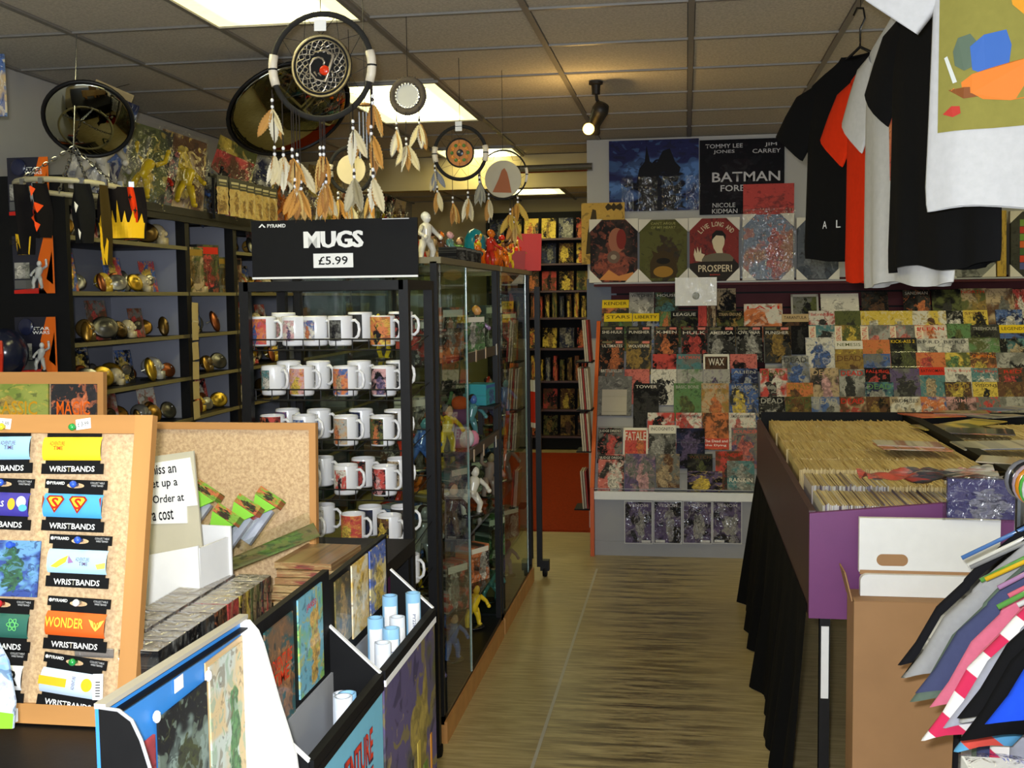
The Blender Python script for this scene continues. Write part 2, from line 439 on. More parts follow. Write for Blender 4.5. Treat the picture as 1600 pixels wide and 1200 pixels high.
def diffuser_mat():
    # two tubes glowing behind a yellowed prismatic sheet
    m, nt, b = nodes('lit_prismatic_diffuser')
    tc = N(nt,'ShaderNodeTexCoord'); sp = N(nt,'ShaderNodeSeparateXYZ'); nt.links.new(tc.outputs['Object'], sp.inputs[0])
    d = mth(nt,'ABSOLUTE', mth(nt,'SUBTRACT', mth(nt,'ABSOLUTE', sp.outputs[0]), .09))
    g = mth(nt,'MULTIPLY', ramp(nt, d, .13, .0), ramp(nt, mth(nt,'ABSOLUTE', sp.outputs[1]), .60, .42))
    n = noise(nt, tc.outputs['Object'], 60, 1)
    st = mth(nt,'ADD', mth(nt,'MULTIPLY', mth(nt,'ADD', g, mth(nt,'MULTIPLY', n.outputs[0], .03)), PANEL_E), 1.2)
    nt.links.new(st, b.inputs['Emission Strength']); b.inputs['Emission Color'].default_value = (1.0,.92,.45,1)
    b.inputs['Base Color'].default_value = (.8,.75,.5,1)
    return m
M['diffuser'] = diffuser_mat()
diff_me = MB().box((0,0,0),(TW-.03,2*TD-.03,.012)).mesh('diffuser')
fr = MB()
for sx in (-1,1): fr.box((sx*(TW/2-.011),0,-.002),(.02,2*TD,.014))
for sy in (-1,1): fr.box((0,sy*(TD-.011),-.002),(TW,.02,.014))
frame_me = fr.mesh('frame')
wherel = {(2,-6):'unseen ceiling light added behind the camera on the left',(2,-2):'lit yellow ceiling light at the top left, nearest of its row',(2,2):'lit yellow ceiling light behind the pale shaggy dreamcatcher',(2,6):'small-looking lit ceiling light behind the mandala dreamcatcher',(2,10):'farthest lit ceiling light, over the back room',
  (8,-6):'unseen ceiling light added behind the camera on the right',(8,-2):'unseen lit ceiling light added above the hanging shirts',(8,2):'unseen lit ceiling light added above the far comic bins',(8,6):'lit ceiling light past the poster wall',(8,10):'ceiling light past the back wall'}  # right column and lights behind the camera are unseen, added for extra light
for ci, rows in cols_l:
    for r_ in rows:
        if ci == 8 and r_ > 2: continue
        x = 0.02+TW*(ci-5)+TW/2; y = GY0+TD*(r_+1)
        t = empty('ceiling_light', (x,y,ZC-.004), label=wherel[(ci,r_)], cat='light', group='fluorescent ceiling panels')
        obj('diffuser', diff_me, 'diffuser', t, (0,0,.004)); obj('frame', frame_me, 'gridbar', t)
# spotlight on the ceiling
p = at(931,128,Z=ZC)
t = empty('spotlight', (p.x,p.y,ZC), label='small black spotlight with a glowing bulb on the ceiling', cat='spotlight')
obj('mount', MB().lathe([(.035,0),(.035,-.012),(.022,-.016),(.02,-.06),(0,-.06)],16), 'blackmetal', t)
obj('arm', MB().tube([(0,0,-.05),(.004,0,-.085),(.02,0,-.11)],.008,8), 'blackmetal', t)
hd = MB().lathe([(0,.07),(.034,.062),(.042,.03),(.036,-.01),(.03,-.05),(.044,-.085),(.040,-.083),(.026,-.05)],16)
obj('lamp_head', hd.mesh('lamp_head',True), 'blackmetal', t, (.01,-.01,-.165), (R(30),R(28),0))
M['bulb'] = emit_mat('glowing_bulb', (1.0,.55,.10), 9)
obj('bulb', MB().ball((0,0,0),(.028,.028,.028),14,10).mesh('bulb',True), 'bulb', t, (-.032,-.062,-.235))
SL = bpy.data.lights.new('spotlight_lamp','POINT'); SL.energy=5; SL.color=(1,.62,.2); SL.shadow_soft_size=.03
so = bpy.data.objects.new('spotlight_lamp',SL); col.objects.link(so); so.parent=t; so.location=(-.06,-.10,-.29)
# slat wall behind the comics
sl = empty('slat_wall', (0,WY,0), label='dark maroon slatted panel behind the comic rack', cat='wall panel')
slat_me = MB().box((0,0,0),(XR+.5,.02,.088)).mesh('slat')
M['maroon'] = pmat('maroon_laminate', C(78,38,42), .6, spec=.1, var=.15, scale=10)
for k in range(6): obj('slat', slat_me, 'maroon', sl, ((XR-.5)/2,-.012,1.665-k*.1))
obj('backing', MB().box(((XR-.5)/2,-.001,1.4),(XR+.5,.002,.62)), 'black', sl)
# red carpet in the back room
tag(obj('carpet', MB().box((-1.5,9.42,.006),(1.72,3.8,.012)), pmat('red_carpet', C(146,50,18), .95, var=.25, scale=60, bmp=.4, spec=.1)), 'worn red carpet lying on the floor of the back room', 'carpet')
# ================================================================ palette for printed things
PAL = dict(k=(C(26,26,28),'black'), d=(C(58,57,54),'dark grey'), g=(C(116,115,108),'grey'), l=(C(168,165,155),'light grey'), w=(C(216,210,194),'cream'),
  r=(C(196,46,28),'red'), s=(C(204,98,84),'salmon'), o=(C(208,108,26),'orange'), y=(C(218,186,36),'yellow'), m=(C(152,120,46),'mustard'),
  e=(C(92,98,52),'olive'), n=(C(92,132,78),'green'), t=(C(78,128,130),'teal'), b=(C(66,98,158),'blue'), v=(C(36,42,74),'navy'),
  p=(C(96,80,118),'purple'), i=(C(204,152,150),'pink'), c=(C(186,160,118),'tan'), h=(C(98,66,42),'brown'), x=(C(30,150,160),'turquoise'))
def pc(k): return PAL[k][0]
def pn(k): return PAL[k][1]
def art3(s): return tuple(pc(k) for k in s)

# ================================================================ comic racks at the back
RA = R(30.9); RY0, RZ0 = 6.86, .415; TILT = RA - R(5)
def slope(s): return RY0 + s*math.sin(RA), RZ0 + s*math.cos(RA)
def make_rack(x0, x1, label, ends):
    t = empty('comic_rack', ((x0+x1)/2, RY0, 0), label=label, cat='rack')
    w = x1-x0
    L = 1.17
    bk = MB(); y0, z0 = 0, RZ0; y1, z1 = L*math.sin(RA), RZ0+L*math.cos(RA)
    off = .008
    bk.add([(-w/2,y0+off,z0),(w/2,y0+off,z0),(w/2,y1+off,z1),(-w/2,y1+off,z1),(-w/2,y0+.03,z0-.012),(w/2,y0+.03,z0-.012),(w/2,y1+.03,z1-.012),(-w/2,y1+.03,z1-.012)],
           [(0,1,2,3),(5,4,7,6),(0,4,5,1),(3,2,6,7),(0,3,7,4),(1,5,6,2)])
    obj('backing', bk, 'grey', t)
    led = MB().box((0,-.012,0),(w,.03,.004)).mesh('ledge')
    for k in range(11):
        s = .0+k*.105; yy, zz = s*math.sin(RA), RZ0+s*math.cos(RA)
        obj('ledge', led, 'acrylic' if k else 'grey', t, (0, yy, zz), (-RA*.4,0,0))
    obj('base_panel', MB().box((0,.012,.19),(w,.02,.38)), 'grey', t)
    obj('plinth', MB().box((0,.004,.045),(w,.02,.09)), 'grey', t)
    lip = MB().prism([(-w/2,.355),(w/2,.355),(w/2,.405),(-w/2,.405)],-.035,.02)
    obj('lip', lip, 'white', t)
    for sx in ends:
        sp = MB()
        for xx in (sx*w/2-.011, sx*w/2+.011): pass
        prof = [(-.045,0),(.62,0),(.62,z1+.02),(y1-.03,z1+.02),(-.045,.43)]
        n = len(prof); vs = [(sx*(w/2+.013)-.012, a, b) for a, b in prof]+[(sx*(w/2+.013)+.012, a, b) for a, b in prof]
        sp.add(vs, [tuple(range(n))[::-1], tuple(range(n, 2*n))]+[(i,(i+1)%n,(i+1)%n+n,i+n) for i in range(n)])
        obj('side_panel', sp, 'paint', t, c=C(196,84,22))['label'] = 'orange edge board'
    return t
make_rack(-.56,.44,'sloping comic rack with pale grey base and orange side board',(-1,))
make_rack(.50,3.4,'long sloping comic rack behind the comic bins',())

book_cache = {}
def book_mesh(w, h, t):
    k = (round(w,3), round(h,3), round(t,3))
    if k not in book_cache: book_cache[k] = MB().box((0,0,h/2),(w,t,h)).mesh('comic')
    return book_cache[k]
def place_on_slope(xc, ytop, h, lift=0):
    lo, hi = -.1, 1.4
    for _ in range(30):
        s = (lo+hi)/2; y, z = slope(s); yt, zt = y+h*math.sin(TILT), z+h*math.cos(TILT)
        if proj((at(xc, ytop, Y=yt).x, yt, zt))[1] > ytop: lo = s
        else: hi = s
    X = at(xc, ytop, Y=yt).x
    return X, y-lift, z, yt
def title_on(b, txt, w, h, th, tc, zf=.88, wf=.84, hf=.11, bold=.01):
    if txt: letters(txt, b, 0, -th/2-.0008, h*zf, w*wf, h*hf, tc, bold, name='title')
def bar_on(b, w, z0, z1, th, c, x0=-.5, x1=.5, name='banner'):
    obj(name, MB().box((0,0,0),((x1-x0)*w, .0008, z1-z0)), 'ink', b, ((x0+x1)/2*w, -th/2-.0004, (z0+z1)/2), c=c)
# x0,x1,ytop, colours, title, title colour, extra (B=banner colour letter, L=publisher block, F=framed in colour, P=panel below title)
ROWS = [
 [(941,983,469,'dog','KENDER','k','By'),(983.5,1022,457,'lgw','WITCHES','k',''),(1024,1060,457,'det','HOUSE','w',''),(944,988,490,'den','STARS','k','By'),(989,1030,490,'dbl','LIBERTY','k','By'),(1031,1048,487,'eno','','w',''),
  (1049,1090,486,'kde','LEAGUE','w',''),(1091,1104,478,'rrr','','w',''),(1105,1118,478,'chd','','w',''),(1120,1149,451,'ckk','IDF','k',''),(1120,1161,486,'ekm','STRAIN GROUND','c',''),(1163,1221,475,'owo','LAYI','r',''),
  (1236,1277,460,'gek','','w','Fl'),(1283,1339,459,'www','','w',''),(1346,1385,456,'dkh','','w',''),(1411,1450,453,'dko','SANDMAN','l',''),(1456,1498,453,'ekd','','w',''),(1499,1538,451,'cem','NORTH','r',''),(1540,1579,451,'chg','','w',''),(1580,1604,452,'hrw','','w','')],
 [(1222,1262,491,'khh','TARANTULA','k','Bc'),(1264,1304,486,'wrd','Incredible','r',''),(1304.5,1344.5,486,'eed','','w',''),(1345,1386,486,'yyw','','r',''),(1387,1425,486,'yyw','','w',''),(1426,1475,486,'wyh','','w',''),(1476,1504,486,'kdw','','w',''),(1505,1540,485,'yyk','SPIRIT','h',''),(1556,1594,484,'vbw','','w','')],
 [(938,976,510,'dkd','SHE-HULK','w','L'),(980,1018,510,'dkd','PUNISHER','w','L'),(1022,1060,510,'dko','X-MEN','w','LP'),(1064,1105,510,'dkr','HULK','w','LP'),(1106,1148,510,'dkl','AMERICA','w','LP'),(1150,1190,510,'dkl','CIVIL WAR','w','LP'),(1193,1234,510,'dkm','PUNISHER','w','LP'),
  (1236,1262,509,'kkd','','w',''),(1264,1304,508,'twd','','r','E'),(1304.5,1344.5,508,'emy','','r','E'),(1345,1388,508,'lgs','','r','E'),(1389,1429,508,'lgs','','r','E'),(1430,1476,508,'owo','ELFAN','r','E'),(1478,1516,506,'nek','GREEN','n',''),(1517,1558,508,'kde','TREEHOUSE','l',''),(1562,1602,508,'kbh','LEGENDS','k','By')],
 [(938,976,531.5,'dko','ULTIMATES','w','L'),(979,1018,531.5,'dmm','WOLVERINE','w','L'),(1259,1302,527.5,'wwb','THE BOOK OF','g',''),(1305,1346,533,'mmy','NEMESIS','e','Bw'),(1347,1388,531,'oom','','w',''),(1389,1430,528,'kde','KICK-ASS 2','y',''),(1431,1471,529,'wlg','B.P.R.D.','k',''),(1472,1512,529,'wlg','B.P.R.D.','k',''),(1514,1558,528,'nel','','r',''),(1560,1602,529,'ktc','','w','')],
 [(1020,1056.5,553.5,'krr','','w',''),(1057.5,1096,553.5,'gtg','BATMAN','s',''),(1099,1139,553.5,'hkh','WAX','w','Fw'),(1141,1182,553.5,'ssk','','w',''),(1222,1262,556,'glb','DEAD','d',''),(1305,1347,553,'mmh','DEAD','h',''),(1348,1389,553,'bgb','DEAD','g',''),(1432,1474,551,'oor','','w',''),(1475,1515,551,'eyn','','w',''),(1516,1556,551,'hoy','CRIMINAL','o',''),(1557,1599,551,'glk','','w','')],
 [(936,975,577,'gdo','BATTLEFIELDS','w',''),(976,1015,577,'ssk','','w',''),(1017,1057,577,'wwk','NEWS','k',''),(1058,1098,577,'lnl','','w',''),(1100,1140,577,'llp','MARS','g',''),(1143,1183,576,'vbl','ALIEN','l',''),(1187.5,1229,576,'rwd','DEAD','e',''),(1266,1308,575,'cdi','DEAD','c',''),(1311,1349.5,577,'lgd','DEAD','r',''),(1350.5,1390,575,'kkr','FALLING','r',''),(1391,1434,576,'pgd','','r',''),(1436,1475,574,'ttc','BATWOMAN','k','Br'),(1476.5,1517,574,'wwg','The Boys','s',''),(1518,1558,575,'tgw','The Boys','r',''),(1560,1602,575,'dhr','RED','r','')],
 [(934,988,588,'ggl','','w','Q'),(990,1030,599,'kdd','TOWER','w',''),(1053,1095,599,'nne','BASIC BONE','l',''),(1096,1138,599,'cmo','BASIC BONE','l',''),(1140,1184,599,'dby','BASIC BONE','l',''),(1229,1269,598,'omh','DEAD','m',''),(1352,1394,597,'vtl','DEAD','n',''),(1477,1515,597,'hdy','DEAD','m',''),(1520,1558,597,'yyk','VISIONS','k',''),(1559,1599,597,'hhm','','m','')],
 [(990,1011,622,'dkd','','w',''),(1186,1225,620,'dkl','DEAD','l',''),(1227,1267,620,'ehm','DEAD','h',''),(1268,1310,620,'blg','DEAD','l',''),(1311,1351.5,620,'chr','DEAD','r',''),(1352.5,1390,620,'hkm','','w',''),(1391,1436,620,'wcg','PROMISES','d',''),(1437,1478,620,'bow','','w',''),(1479,1522,620,'dih','CRIMES','i',''),(1524,1562,620,'grr','','w',''),(1563,1602,620,'lgl','','i','')],
 [(1012,1054,645,'wrk','','w',''),(1056,1096,645,'wrr','AMERICAN VAMPIRE','d',''),(1097.5,1138,645,'hoo','','w','D'),(1139,1180,645,'wws','AMERICAN VAMPIRE','d','')],
 [(934,973,668.5,'kgr','JUDGE DREDD','w','K'),(974,1013,668.5,'rro','FATALE','w','Fw'),(1014,1056,664.5,'gdl','INCOGNITO','d','Bw'),(1057,1101,669,'vkp','','w',''),(1143,1187,668.5,'pgs','BOUNCER','s','')],
 [(935,976,710,'dsw','JUDGE DREDD','w','K'),(977,1024,709,'gpi','','w',''),(1025,1062,709,'ghc','','w',''),(1074,1113,709,'dke','WATCH','h',''),(1118,1160,705,'rhd','THUNDER','r','')],
 [(1074,1128,736,'kpy','','w','S'),(1136,1178,720,'gtl','RANKIN','w','R')],
]
for ri, row in enumerate(ROWS):
    row = sorted(row)
    for bi, (x0, x1, yt, a, ti, tc, ex) in enumerate(row):
        xc = (x0+x1)/2
        _, _, _, yd = place_on_slope(xc, yt, .25)
        w = (x1-x0)/FPX*yd*.985; h = min(.27, max(.2, w*1.5))
        if 'S' in ex: h = .13
        if 'R' in ex: h = .19
        th = .006
        X, y, z, _ = place_on_slope(xc, yt, h, .006)
        n = f'{pn(a[0])} cover with {pn(a[2])} artwork, {ORD[bi]} comic of the {ORD[ri]} row up there'
        b = obj('comic', book_mesh(w, h, th), 'cover', None, (X, y, z), (-TILT,0,0), art=art3(a), seed=ri*3.7+bi*1.31)
        lab = f'{pn(a[0])} comic with {pn(a[2])} artwork, {ORD[bi]} from left in {ORD[ri]} rack row'
        tag(b, lab, 'comic', 'comics on the sloping racks')
        if 'B' in ex: bar_on(b, w, h*.78, h*1.0, th, pc(ex[ex.index('B')+1]))
        if 'K' in ex: bar_on(b, w, h*.86, h*.97, th, C(30,30,30), -.42,.42)
        if 'F' in ex:
            fc = pc(ex[ex.index('F')+1]); e = .07
            bar_on(b, w, h*(1-e), h, th, fc, name='border'); bar_on(b, w, 0, h*e, th, fc, name='border')
            bar_on(b, w, 0, h, th, fc, -.5, -.5+e, name='border'); bar_on(b, w, 0, h, th, fc, .5-e, .5, name='border')
        if 'L' in ex:
            bar_on(b, w, h*.9, h*.965, th, C(206,120,108), .14, .42, name='logo'); bar_on(b, w, h*.9, h*.965, th, C(104,98,72), -.42, -.02, name='logo')
        if 'P' in ex: bar_on(b, w, h*.0, h*.70, th, C(84,84,80), -.5, -.46, name='border')
        if 'E' in ex:
            bar_on(b, w, 0, h*.97, th, C(222,208,180), -.5, -.24)
            letters('ESSENTIAL', b, -.37*w, -th/2-.0012, h*.7, h*.5, w*.16, pc('r'), .01, 'title', rot=(0,R(-90),0))
        if 'Q' in ex: bar_on(b, w, h*.02, h*.66, th, C(176,168,150), -.36, .36, name='picture')
        if 'D' in ex:
            bar_on(b, w, h*.02, h*.3, th, C(190,76,60)); letters('The Dead and', b, 0, -th/2-.0012, h*.23, w*.9, h*.07, WHITE, .01, 'title'); letters('the Dying', b, 0, -th/2-.0012, h*.11, w*.8, h*.07, WHITE, .01, 'title')
        zf = .82 if 'L' in ex else .9
        hf = .085
        if ti in ('NEWS',): zf, hf = .62, .16
        if ti == 'MARS': zf, hf = .6, .14
        if ti == 'RANKIN': zf, hf = .35, .14
        if ti == 'FATALE': zf, hf = .76, .24
        if ti == 'BATTLEFIELDS': zf = .95
        if ti == 'DEAD': zf, hf = .88, .14
        if ti == 'THE BOOK OF': zf, hf = .80, .05
        if ti == 'WAX': zf, hf = .78, .2
        title_on(b, ti, w, h, th+.0012, pc(tc), zf, .84 if len(ti) > 3 else .6, hf)
# four bagged comics fixed to the pale base panel
for i, (x0, x1) in enumerate(((977,1018),(1022.5,1064),(1068.5,1111),(1114.5,1158))):
    p0 = at(x0, 848, Y=6.84); p1 = at(x1, 785, Y=6.84)
    w, h = p1.x-p0.x, p1.z-p0.z
    t = empty('bagged_comic', ((p0.x+p1.x)/2, 6.846, p0.z), label=f'bagged dark comic on the pale rack base, {ORD[i]} of four from the left', cat='comic', group='bagged comics on the rack base')
    obj('cover', book_mesh(round(w,3), round(h,3), .006), 'cover', t, art=(pc('k'),pc('p'),pc('l')), seed=3.3+i*5)
    obj('sleeve_edge', MB().box((0,.001,h/2),(w+.012,.002,h+.014)), 'paint', t, c=C(200,198,190))
    letters('VENOM', t, 0, -.0045, h*.92, w*.72, h*.075, C(196,190,188), .015, 'title')
    bar_on(t, w, h*.01, h*.07, .008, C(208,206,200), .12 if i % 2 == 0 else -.46, .46 if i % 2 == 0 else -.1, name='barcode')
    def fn(u, v, w=w, h=h, i=i): return ((u-.5)*w*1.02, -.008-.006*math.sin(7*u+i*2+4*v)*math.sin(5*v+i), v*h*1.02)
    obj('plastic_bag', MB().sheet(fn, 12, 16).mesh('plastic_bag', True), 'film', t)

tag(obj('end_panel', MB().box((-.565,7.612,1.52),(.2,.012,.40)), 'paint', None, c=C(58,64,78)), 'dark blue-grey panel on the wall beside the first canvas print', 'wall panel')
# comics on the side of the rack seen edge on
for i, (yt, yb, n) in enumerate(((500,565,3),(575,640,5),(645,705,4),(735,795,3))):
    t = empty('magazine_pocket', at(913 if i < 3 else 910, yb, Y=6.95), label=f'stack of magazines in a side pocket of the rack, {ORD[i]} from the top', cat='magazines', group='magazine pockets on the rack side')
    hh = (yb-yt)/FPX*6.95
    for k in range(n):
        obj('magazine', MB().box((0,.09,hh/2),(.010,.17,hh)), 'paper', t, (.035-k*.0135,rnd.uniform(-.01,.01),0), (0,R(-4),0), c=C(190,176,150) if (k+i) % 3 else C(150,40,30))
    obj('pocket', MB().box((0,.09,-.004),(.1,.2,.008)), 'black', t)

# ================================================================ picture shelf, canvases and posters on the back wall
sh = empty('picture_shelf', (1.4,7.5,1.69), label='long dark shelf carrying the canvas prints', cat='shelf')
obj('board', MB().box((0,0,-.012),(4.0,.2,.024)), 'maroon', sh)
obj('front_edge', MB().box((0,-.103,-.003),(4.0,.006,.010)), 'grey', sh)
def poster(x0, y0, x1, y1, Y, art, label, seed=1, film=True, tilt=0, name='poster', rough='cover'):
    a, b = at(x0, y1, Y=Y), at(x1, y0, Y=Y)
    w, h = b.x-a.x, b.z-a.z
    t = empty(name, ((a.x+b.x)/2, Y, a.z), (tilt,0,0), label=label, cat='poster')
    obj('sheet', MB().box((0,0,h/2),(w,.004,h)), rough, t, art=art, seed=seed)
    return t, w, h
t, w, h = poster(952,216,1092,331,7.60,(C(30,34,88),C(70,120,190),C(14,16,30)),'blue lightning film poster on the back wall under the ceiling',4.0)
sil = [(.30,.18),(.34,.5),(.40,.62),(.42,.9),(.46,.62),(.52,.55),(.6,.8),(.68,.84),(.74,.6),(.80,.5),(.78,.4),(.66,.36),(.60,.46),(.54,.30),(.52,.18)]
obj('silhouette', MB().flat([((x-.5)*w, z*h*.8+h*.2) for x, z in sil], -.0028), 'ink', t, c=C(14,15,22))
for k in range(3):
    fn = lambda u, v, k=k: ((u-.5)*w*.3+(k-.7)*w*.3, -.006-.006*math.sin(9*u+k), v*h*.48)
    obj('film_sleeve', MB().sheet(fn, 8, 8).mesh('film_sleeve', True), 'film', t)
t, w, h = poster(1093,215,1226,336,7.60,(C(10,10,14),C(16,13,18),C(24,14,20)),'black film poster with pale title lettering on the back wall',9.0)
pw = C(190,188,190)
letters('TOMMY LEE', t, -.21*w, -.003, h*.915, w*.44, h*.055, pw, .012); letters('JONES', t, -.21*w, -.003, h*.835, w*.25, h*.055, pw, .012)
letters('JIM', t, .34*w, -.003, h*.915, w*.14, h*.055, pw, .012); letters('CARREY', t, .29*w, -.003, h*.835, w*.33, h*.055, pw, .012)
letters('BATMAN', t, .05*w, -.003, h*.50, w*.80, h*.13, pw, .03); letters('FOREVER', t, .0*w, -.003, h*.35, w*.5, h*.085, pw, .03)
letters('NICOLE', t, -.21*w, -.003, h*.125, w*.27, h*.06, pw, .012); letters('KIDMAN', t, -.20*w, -.003, h*.045, w*.30, h*.06, pw, .012)
t, w, h = poster(1161,286,1241,352,7.575,(C(196,40,24),C(196,40,24),C(190,44,26)),'red poster leaning behind the fourth canvas print',2.0,rough='cover')
t, w, h = poster(909,316,976,413,7.58,(C(206,160,34),C(210,164,38),C(200,150,30)),'mustard yellow poster behind the first canvas print',6.0)
obj('emblem', MB().flat([((x)*w, h*z) for x, z in ((.05,.93),(.12,.99),(.2,.95),(.25,1.0),(.3,.95),(.4,.99),(.46,.92),(.4,.87),(.3,.9),(.25,.86),(.2,.9),(.1,.87))], -.003), 'ink', t, c=C(60,48,24))
obj('picture', MB().flat([(x*w,z*h) for x, z in ((-.3,.72),(-.24,.9),(-.16,.88),(-.14,.7),(-.06,.5),(-.1,.2),(-.4,.16),(-.36,.5))], -.003), 'ink', t, c=C(66,54,30))
def canvas(x0, y0, x1, y1, art, label, seed, corners=(1,1,1,1), Y=7.46, mat='cover'):
    a, b = at(x0, y1, Y=Y), at(x1, y0, Y=Y); w, h = b.x-a.x, b.z-a.z
    t = empty('canvas_print', ((a.x+b.x)/2, Y, 1.692), (R(-4),0,0), label=label, cat='canvas print', group='canvas prints on the picture shelf')
    obj('canvas', MB().box((0,.0,h/2),(w*.96,.03,h*.98)), mat, t, art=art, seed=seed)
    q = .27*w
    for (sx, sz), on in zip(((-1,0),(1,0),(1,1),(-1,1)), corners):
        if not on: continue
        ex, ez = sx*w/2, h*sz; dx, dz = -sx*q, (q if sz == 0 else -q)
        obj('corner_protector', MB().prism([(ex,ez),(ex+dx,ez),(ex,ez+dz)], -.021, .02), 'paint', t, c=C(204,198,182))
    return t, w, h
t, w, h = canvas(921,336,997,437,(C(34,30,32),C(60,48,44),C(150,66,40)),'canvas print of a dark face over a crowd, first on the shelf',1.5)
obj('motif', MB().disc(.02,h*.66,w*.17,h*.2,-.0165), 'ink', t, c=C(150,96,74)); obj('motif', MB().disc(.05,h*.68,w*.1,h*.16,-.017), 'ink', t, c=C(120,40,34))
obj('motif', MB().disc(0,h*.40,w*.13,h*.1,-.0172), 'ink', t, c=C(104,84,72)); obj('motif', MB().disc(0,h*.40,w*.06,h*.04,-.0176), 'ink', t, c=C(150,136,118))
obj('motif', MB().flat([(-.3*w,.04*h),(.42*w,.02*h),(.40*w,.16*h),(.1*w,.10*h),(-.1*w,.2*h)],-.0172), 'ink', t, c=C(196,130,70))
t, w, h = canvas(998,336,1075,436,(C(84,84,36),C(90,90,40),C(66,50,26)),'olive green canvas print with a wide-mouthed mask, second on the shelf',8.1)
obj('motif', MB().flat([(x*w,z*h) for x, z in ((-.26,.06),(-.27,.3),(-.2,.42),(-.24,.5),(-.12,.46),(0,.5),(.12,.46),(.24,.5),(.2,.42),(.27,.3),(.26,.06))],-.0165), 'ink', t, c=C(60,46,22))
obj('motif', MB().disc(0,h*.16,w*.2,h*.09,-.017), 'ink', t, c=C(150,110,40)); obj('motif', MB().disc(0,h*.33,w*.14,h*.05,-.017), 'ink', t, c=C(24,20,14))
for k, s_ in enumerate(('CAN\'T ARGUE','OF MY HEART')): letters(s_, t, 0, -.017, h*(.93-.065*k), w*.5, h*.04, C(150,148,90), .01, 'print')
t, w, h = canvas(1076,335,1156,436,(C(132,30,22),C(132,30,22),C(132,30,22)),'red canvas print of a pale bust under arched lettering, third on the shelf',5.2)
obj('motif', MB().flat([(x*w,z*h) for x, z in ((-.48,.01),(-.48,.28),(-.30,.30),(.36,.36),(.48,.26),(.48,.01))],-.0163), 'ink', t, c=C(40,34,30))
cr = C(206,190,160)
obj('motif', MB().flat([(x*w,z*h) for x, z in ((-.26,.34),(-.18,.40),(-.06,.43),(.04,.44),(.06,.5),(.16,.5),(.18,.44),(.3,.42),(.38,.36),(.36,.31),(-.26,.31))],-.0168), 'ink', t, c=C(104,96,80))
obj('motif', MB().flat([(x*w,z*h) for x, z in ((.05,.44),(-.01,.52),(-.04,.62),(-.02,.72),(.06,.76),(.16,.75),(.21,.68),(.2,.58),(.16,.5),(.17,.44))],-.0173), 'ink', t, c=cr)
obj('motif', MB().flat([(x*w,z*h) for x, z in ((-.05,.64),(-.04,.74),(.04,.80),(.16,.79),(.23,.72),(.22,.63),(.18,.71),(.04,.72))],-.0177), 'ink', t, c=C(26,22,20))
obj('motif', MB().flat([(x*w,z*h) for x, z in ((-.36,.32),(-.40,.42),(-.38,.52),(-.34,.44),(-.33,.55),(-.29,.45),(-.26,.54),(-.25,.44),(-.18,.42),(-.24,.34),(-.24,.31))],-.0173), 'ink', t, c=cr)
for k, ch in enumerate('LIVE LONG AND'):
    if ch == ' ': continue
    an = R(128-k*6.4*1.0*1.02)*1; an = R(138 - k*8.0)
    letters(ch, t, .04*w+math.cos(an)*.42*w, -.0173, h*.56+math.sin(an)*.34*h, w*.055 if ch != 'I' else w*.015, h*.075, cr, .02, 'print', rot=(0,-(an-R(90)),0))
letters('PROSPER!', t, .02*w, -.0178, h*.20, w*.66, h*.11, cr, .03, 'print')
letters('BAZINGA', t, .02*w, -.0178, h*.10, w*.2, h*.022, C(190,60,40), .02, 'print')
t, w, h = canvas(1160,330,1241,436,(C(100,116,140),C(150,96,60),C(176,60,40)),'blue and red painted canvas print in film, fourth on the shelf',3.9, mat='shiny')
fn = lambda u, v: ((u-.5)*w*1.05, -.028-.006*math.sin(8*u+3*v), v*h*1.08)
obj('film_sleeve', MB().sheet(fn,10,12).mesh('film_sleeve',True), 'film', t)
t, w, h = canvas(1244,335,1312,434,(C(70,76,86),C(84,90,100),C(110,114,120)),'grey-blue canvas print behind the black hanging shirt',2.2)
t, w, h = canvas(1398,330,1468,428,(C(160,150,90),C(120,120,110),C(80,76,60)),'pale canvas print behind the hanging black shirts',7.7)
t, w, h = canvas(1472,322,1557,428,(C(130,132,126),C(150,150,142),C(104,106,100)),'grey sketch canvas print right of the black shirt',6.6)
t, w, h = canvas(1557,322,1574,428,(C(198,160,30),C(198,160,30),C(190,150,30)),'narrow yellow canvas print seen edge on',6.1,(0,0,0,0))
t, w, h = canvas(1577,322,1655,427,(C(60,60,50),C(70,70,60),C(60,60,50)),'striped orange and green canvas print at the right edge',1.1)
for k, cc in enumerate((C(80,84,130),C(190,62,36),C(66,92,48),C(196,90,34),C(104,134,52),C(180,56,36),C(110,140,60))): obj('stripe', MB().box((.03,0,0),(w*.8,.002,h*.1)), 'ink', t, (0,-.0165,h*(.16+.11*k)), c=cc)
# clear packet with a badge hanging from the shelf
p0, p1 = at(1055,478,Y=7.36), at(1120,433,Y=7.36); w, h = p1.x-p0.x, p1.z-p0.z
t = empty('badge_packet', ((p0.x+p1.x)/2,7.36,p0.z), label='clear packet with a white card and round badge hung below the canvases', cat='packet')
obj('card', MB().box((0,.004,h/2),(w,.003,h)), 'white', t)
obj('badge', MB().ball((0,0,0),(.024,.008,.024),16,8).mesh('badge',True), 'paint', t, (0,-.001,h*.35), c=C(150,152,140))
obj('clear_film', MB().sheet(lambda u,v: ((u-.5)*w,-.012-.01*math.sin(3.1*u)*(1-v)-.003*math.sin(14*u*v+3),v*h),14,10).mesh('clear_film',True), 'film', t)
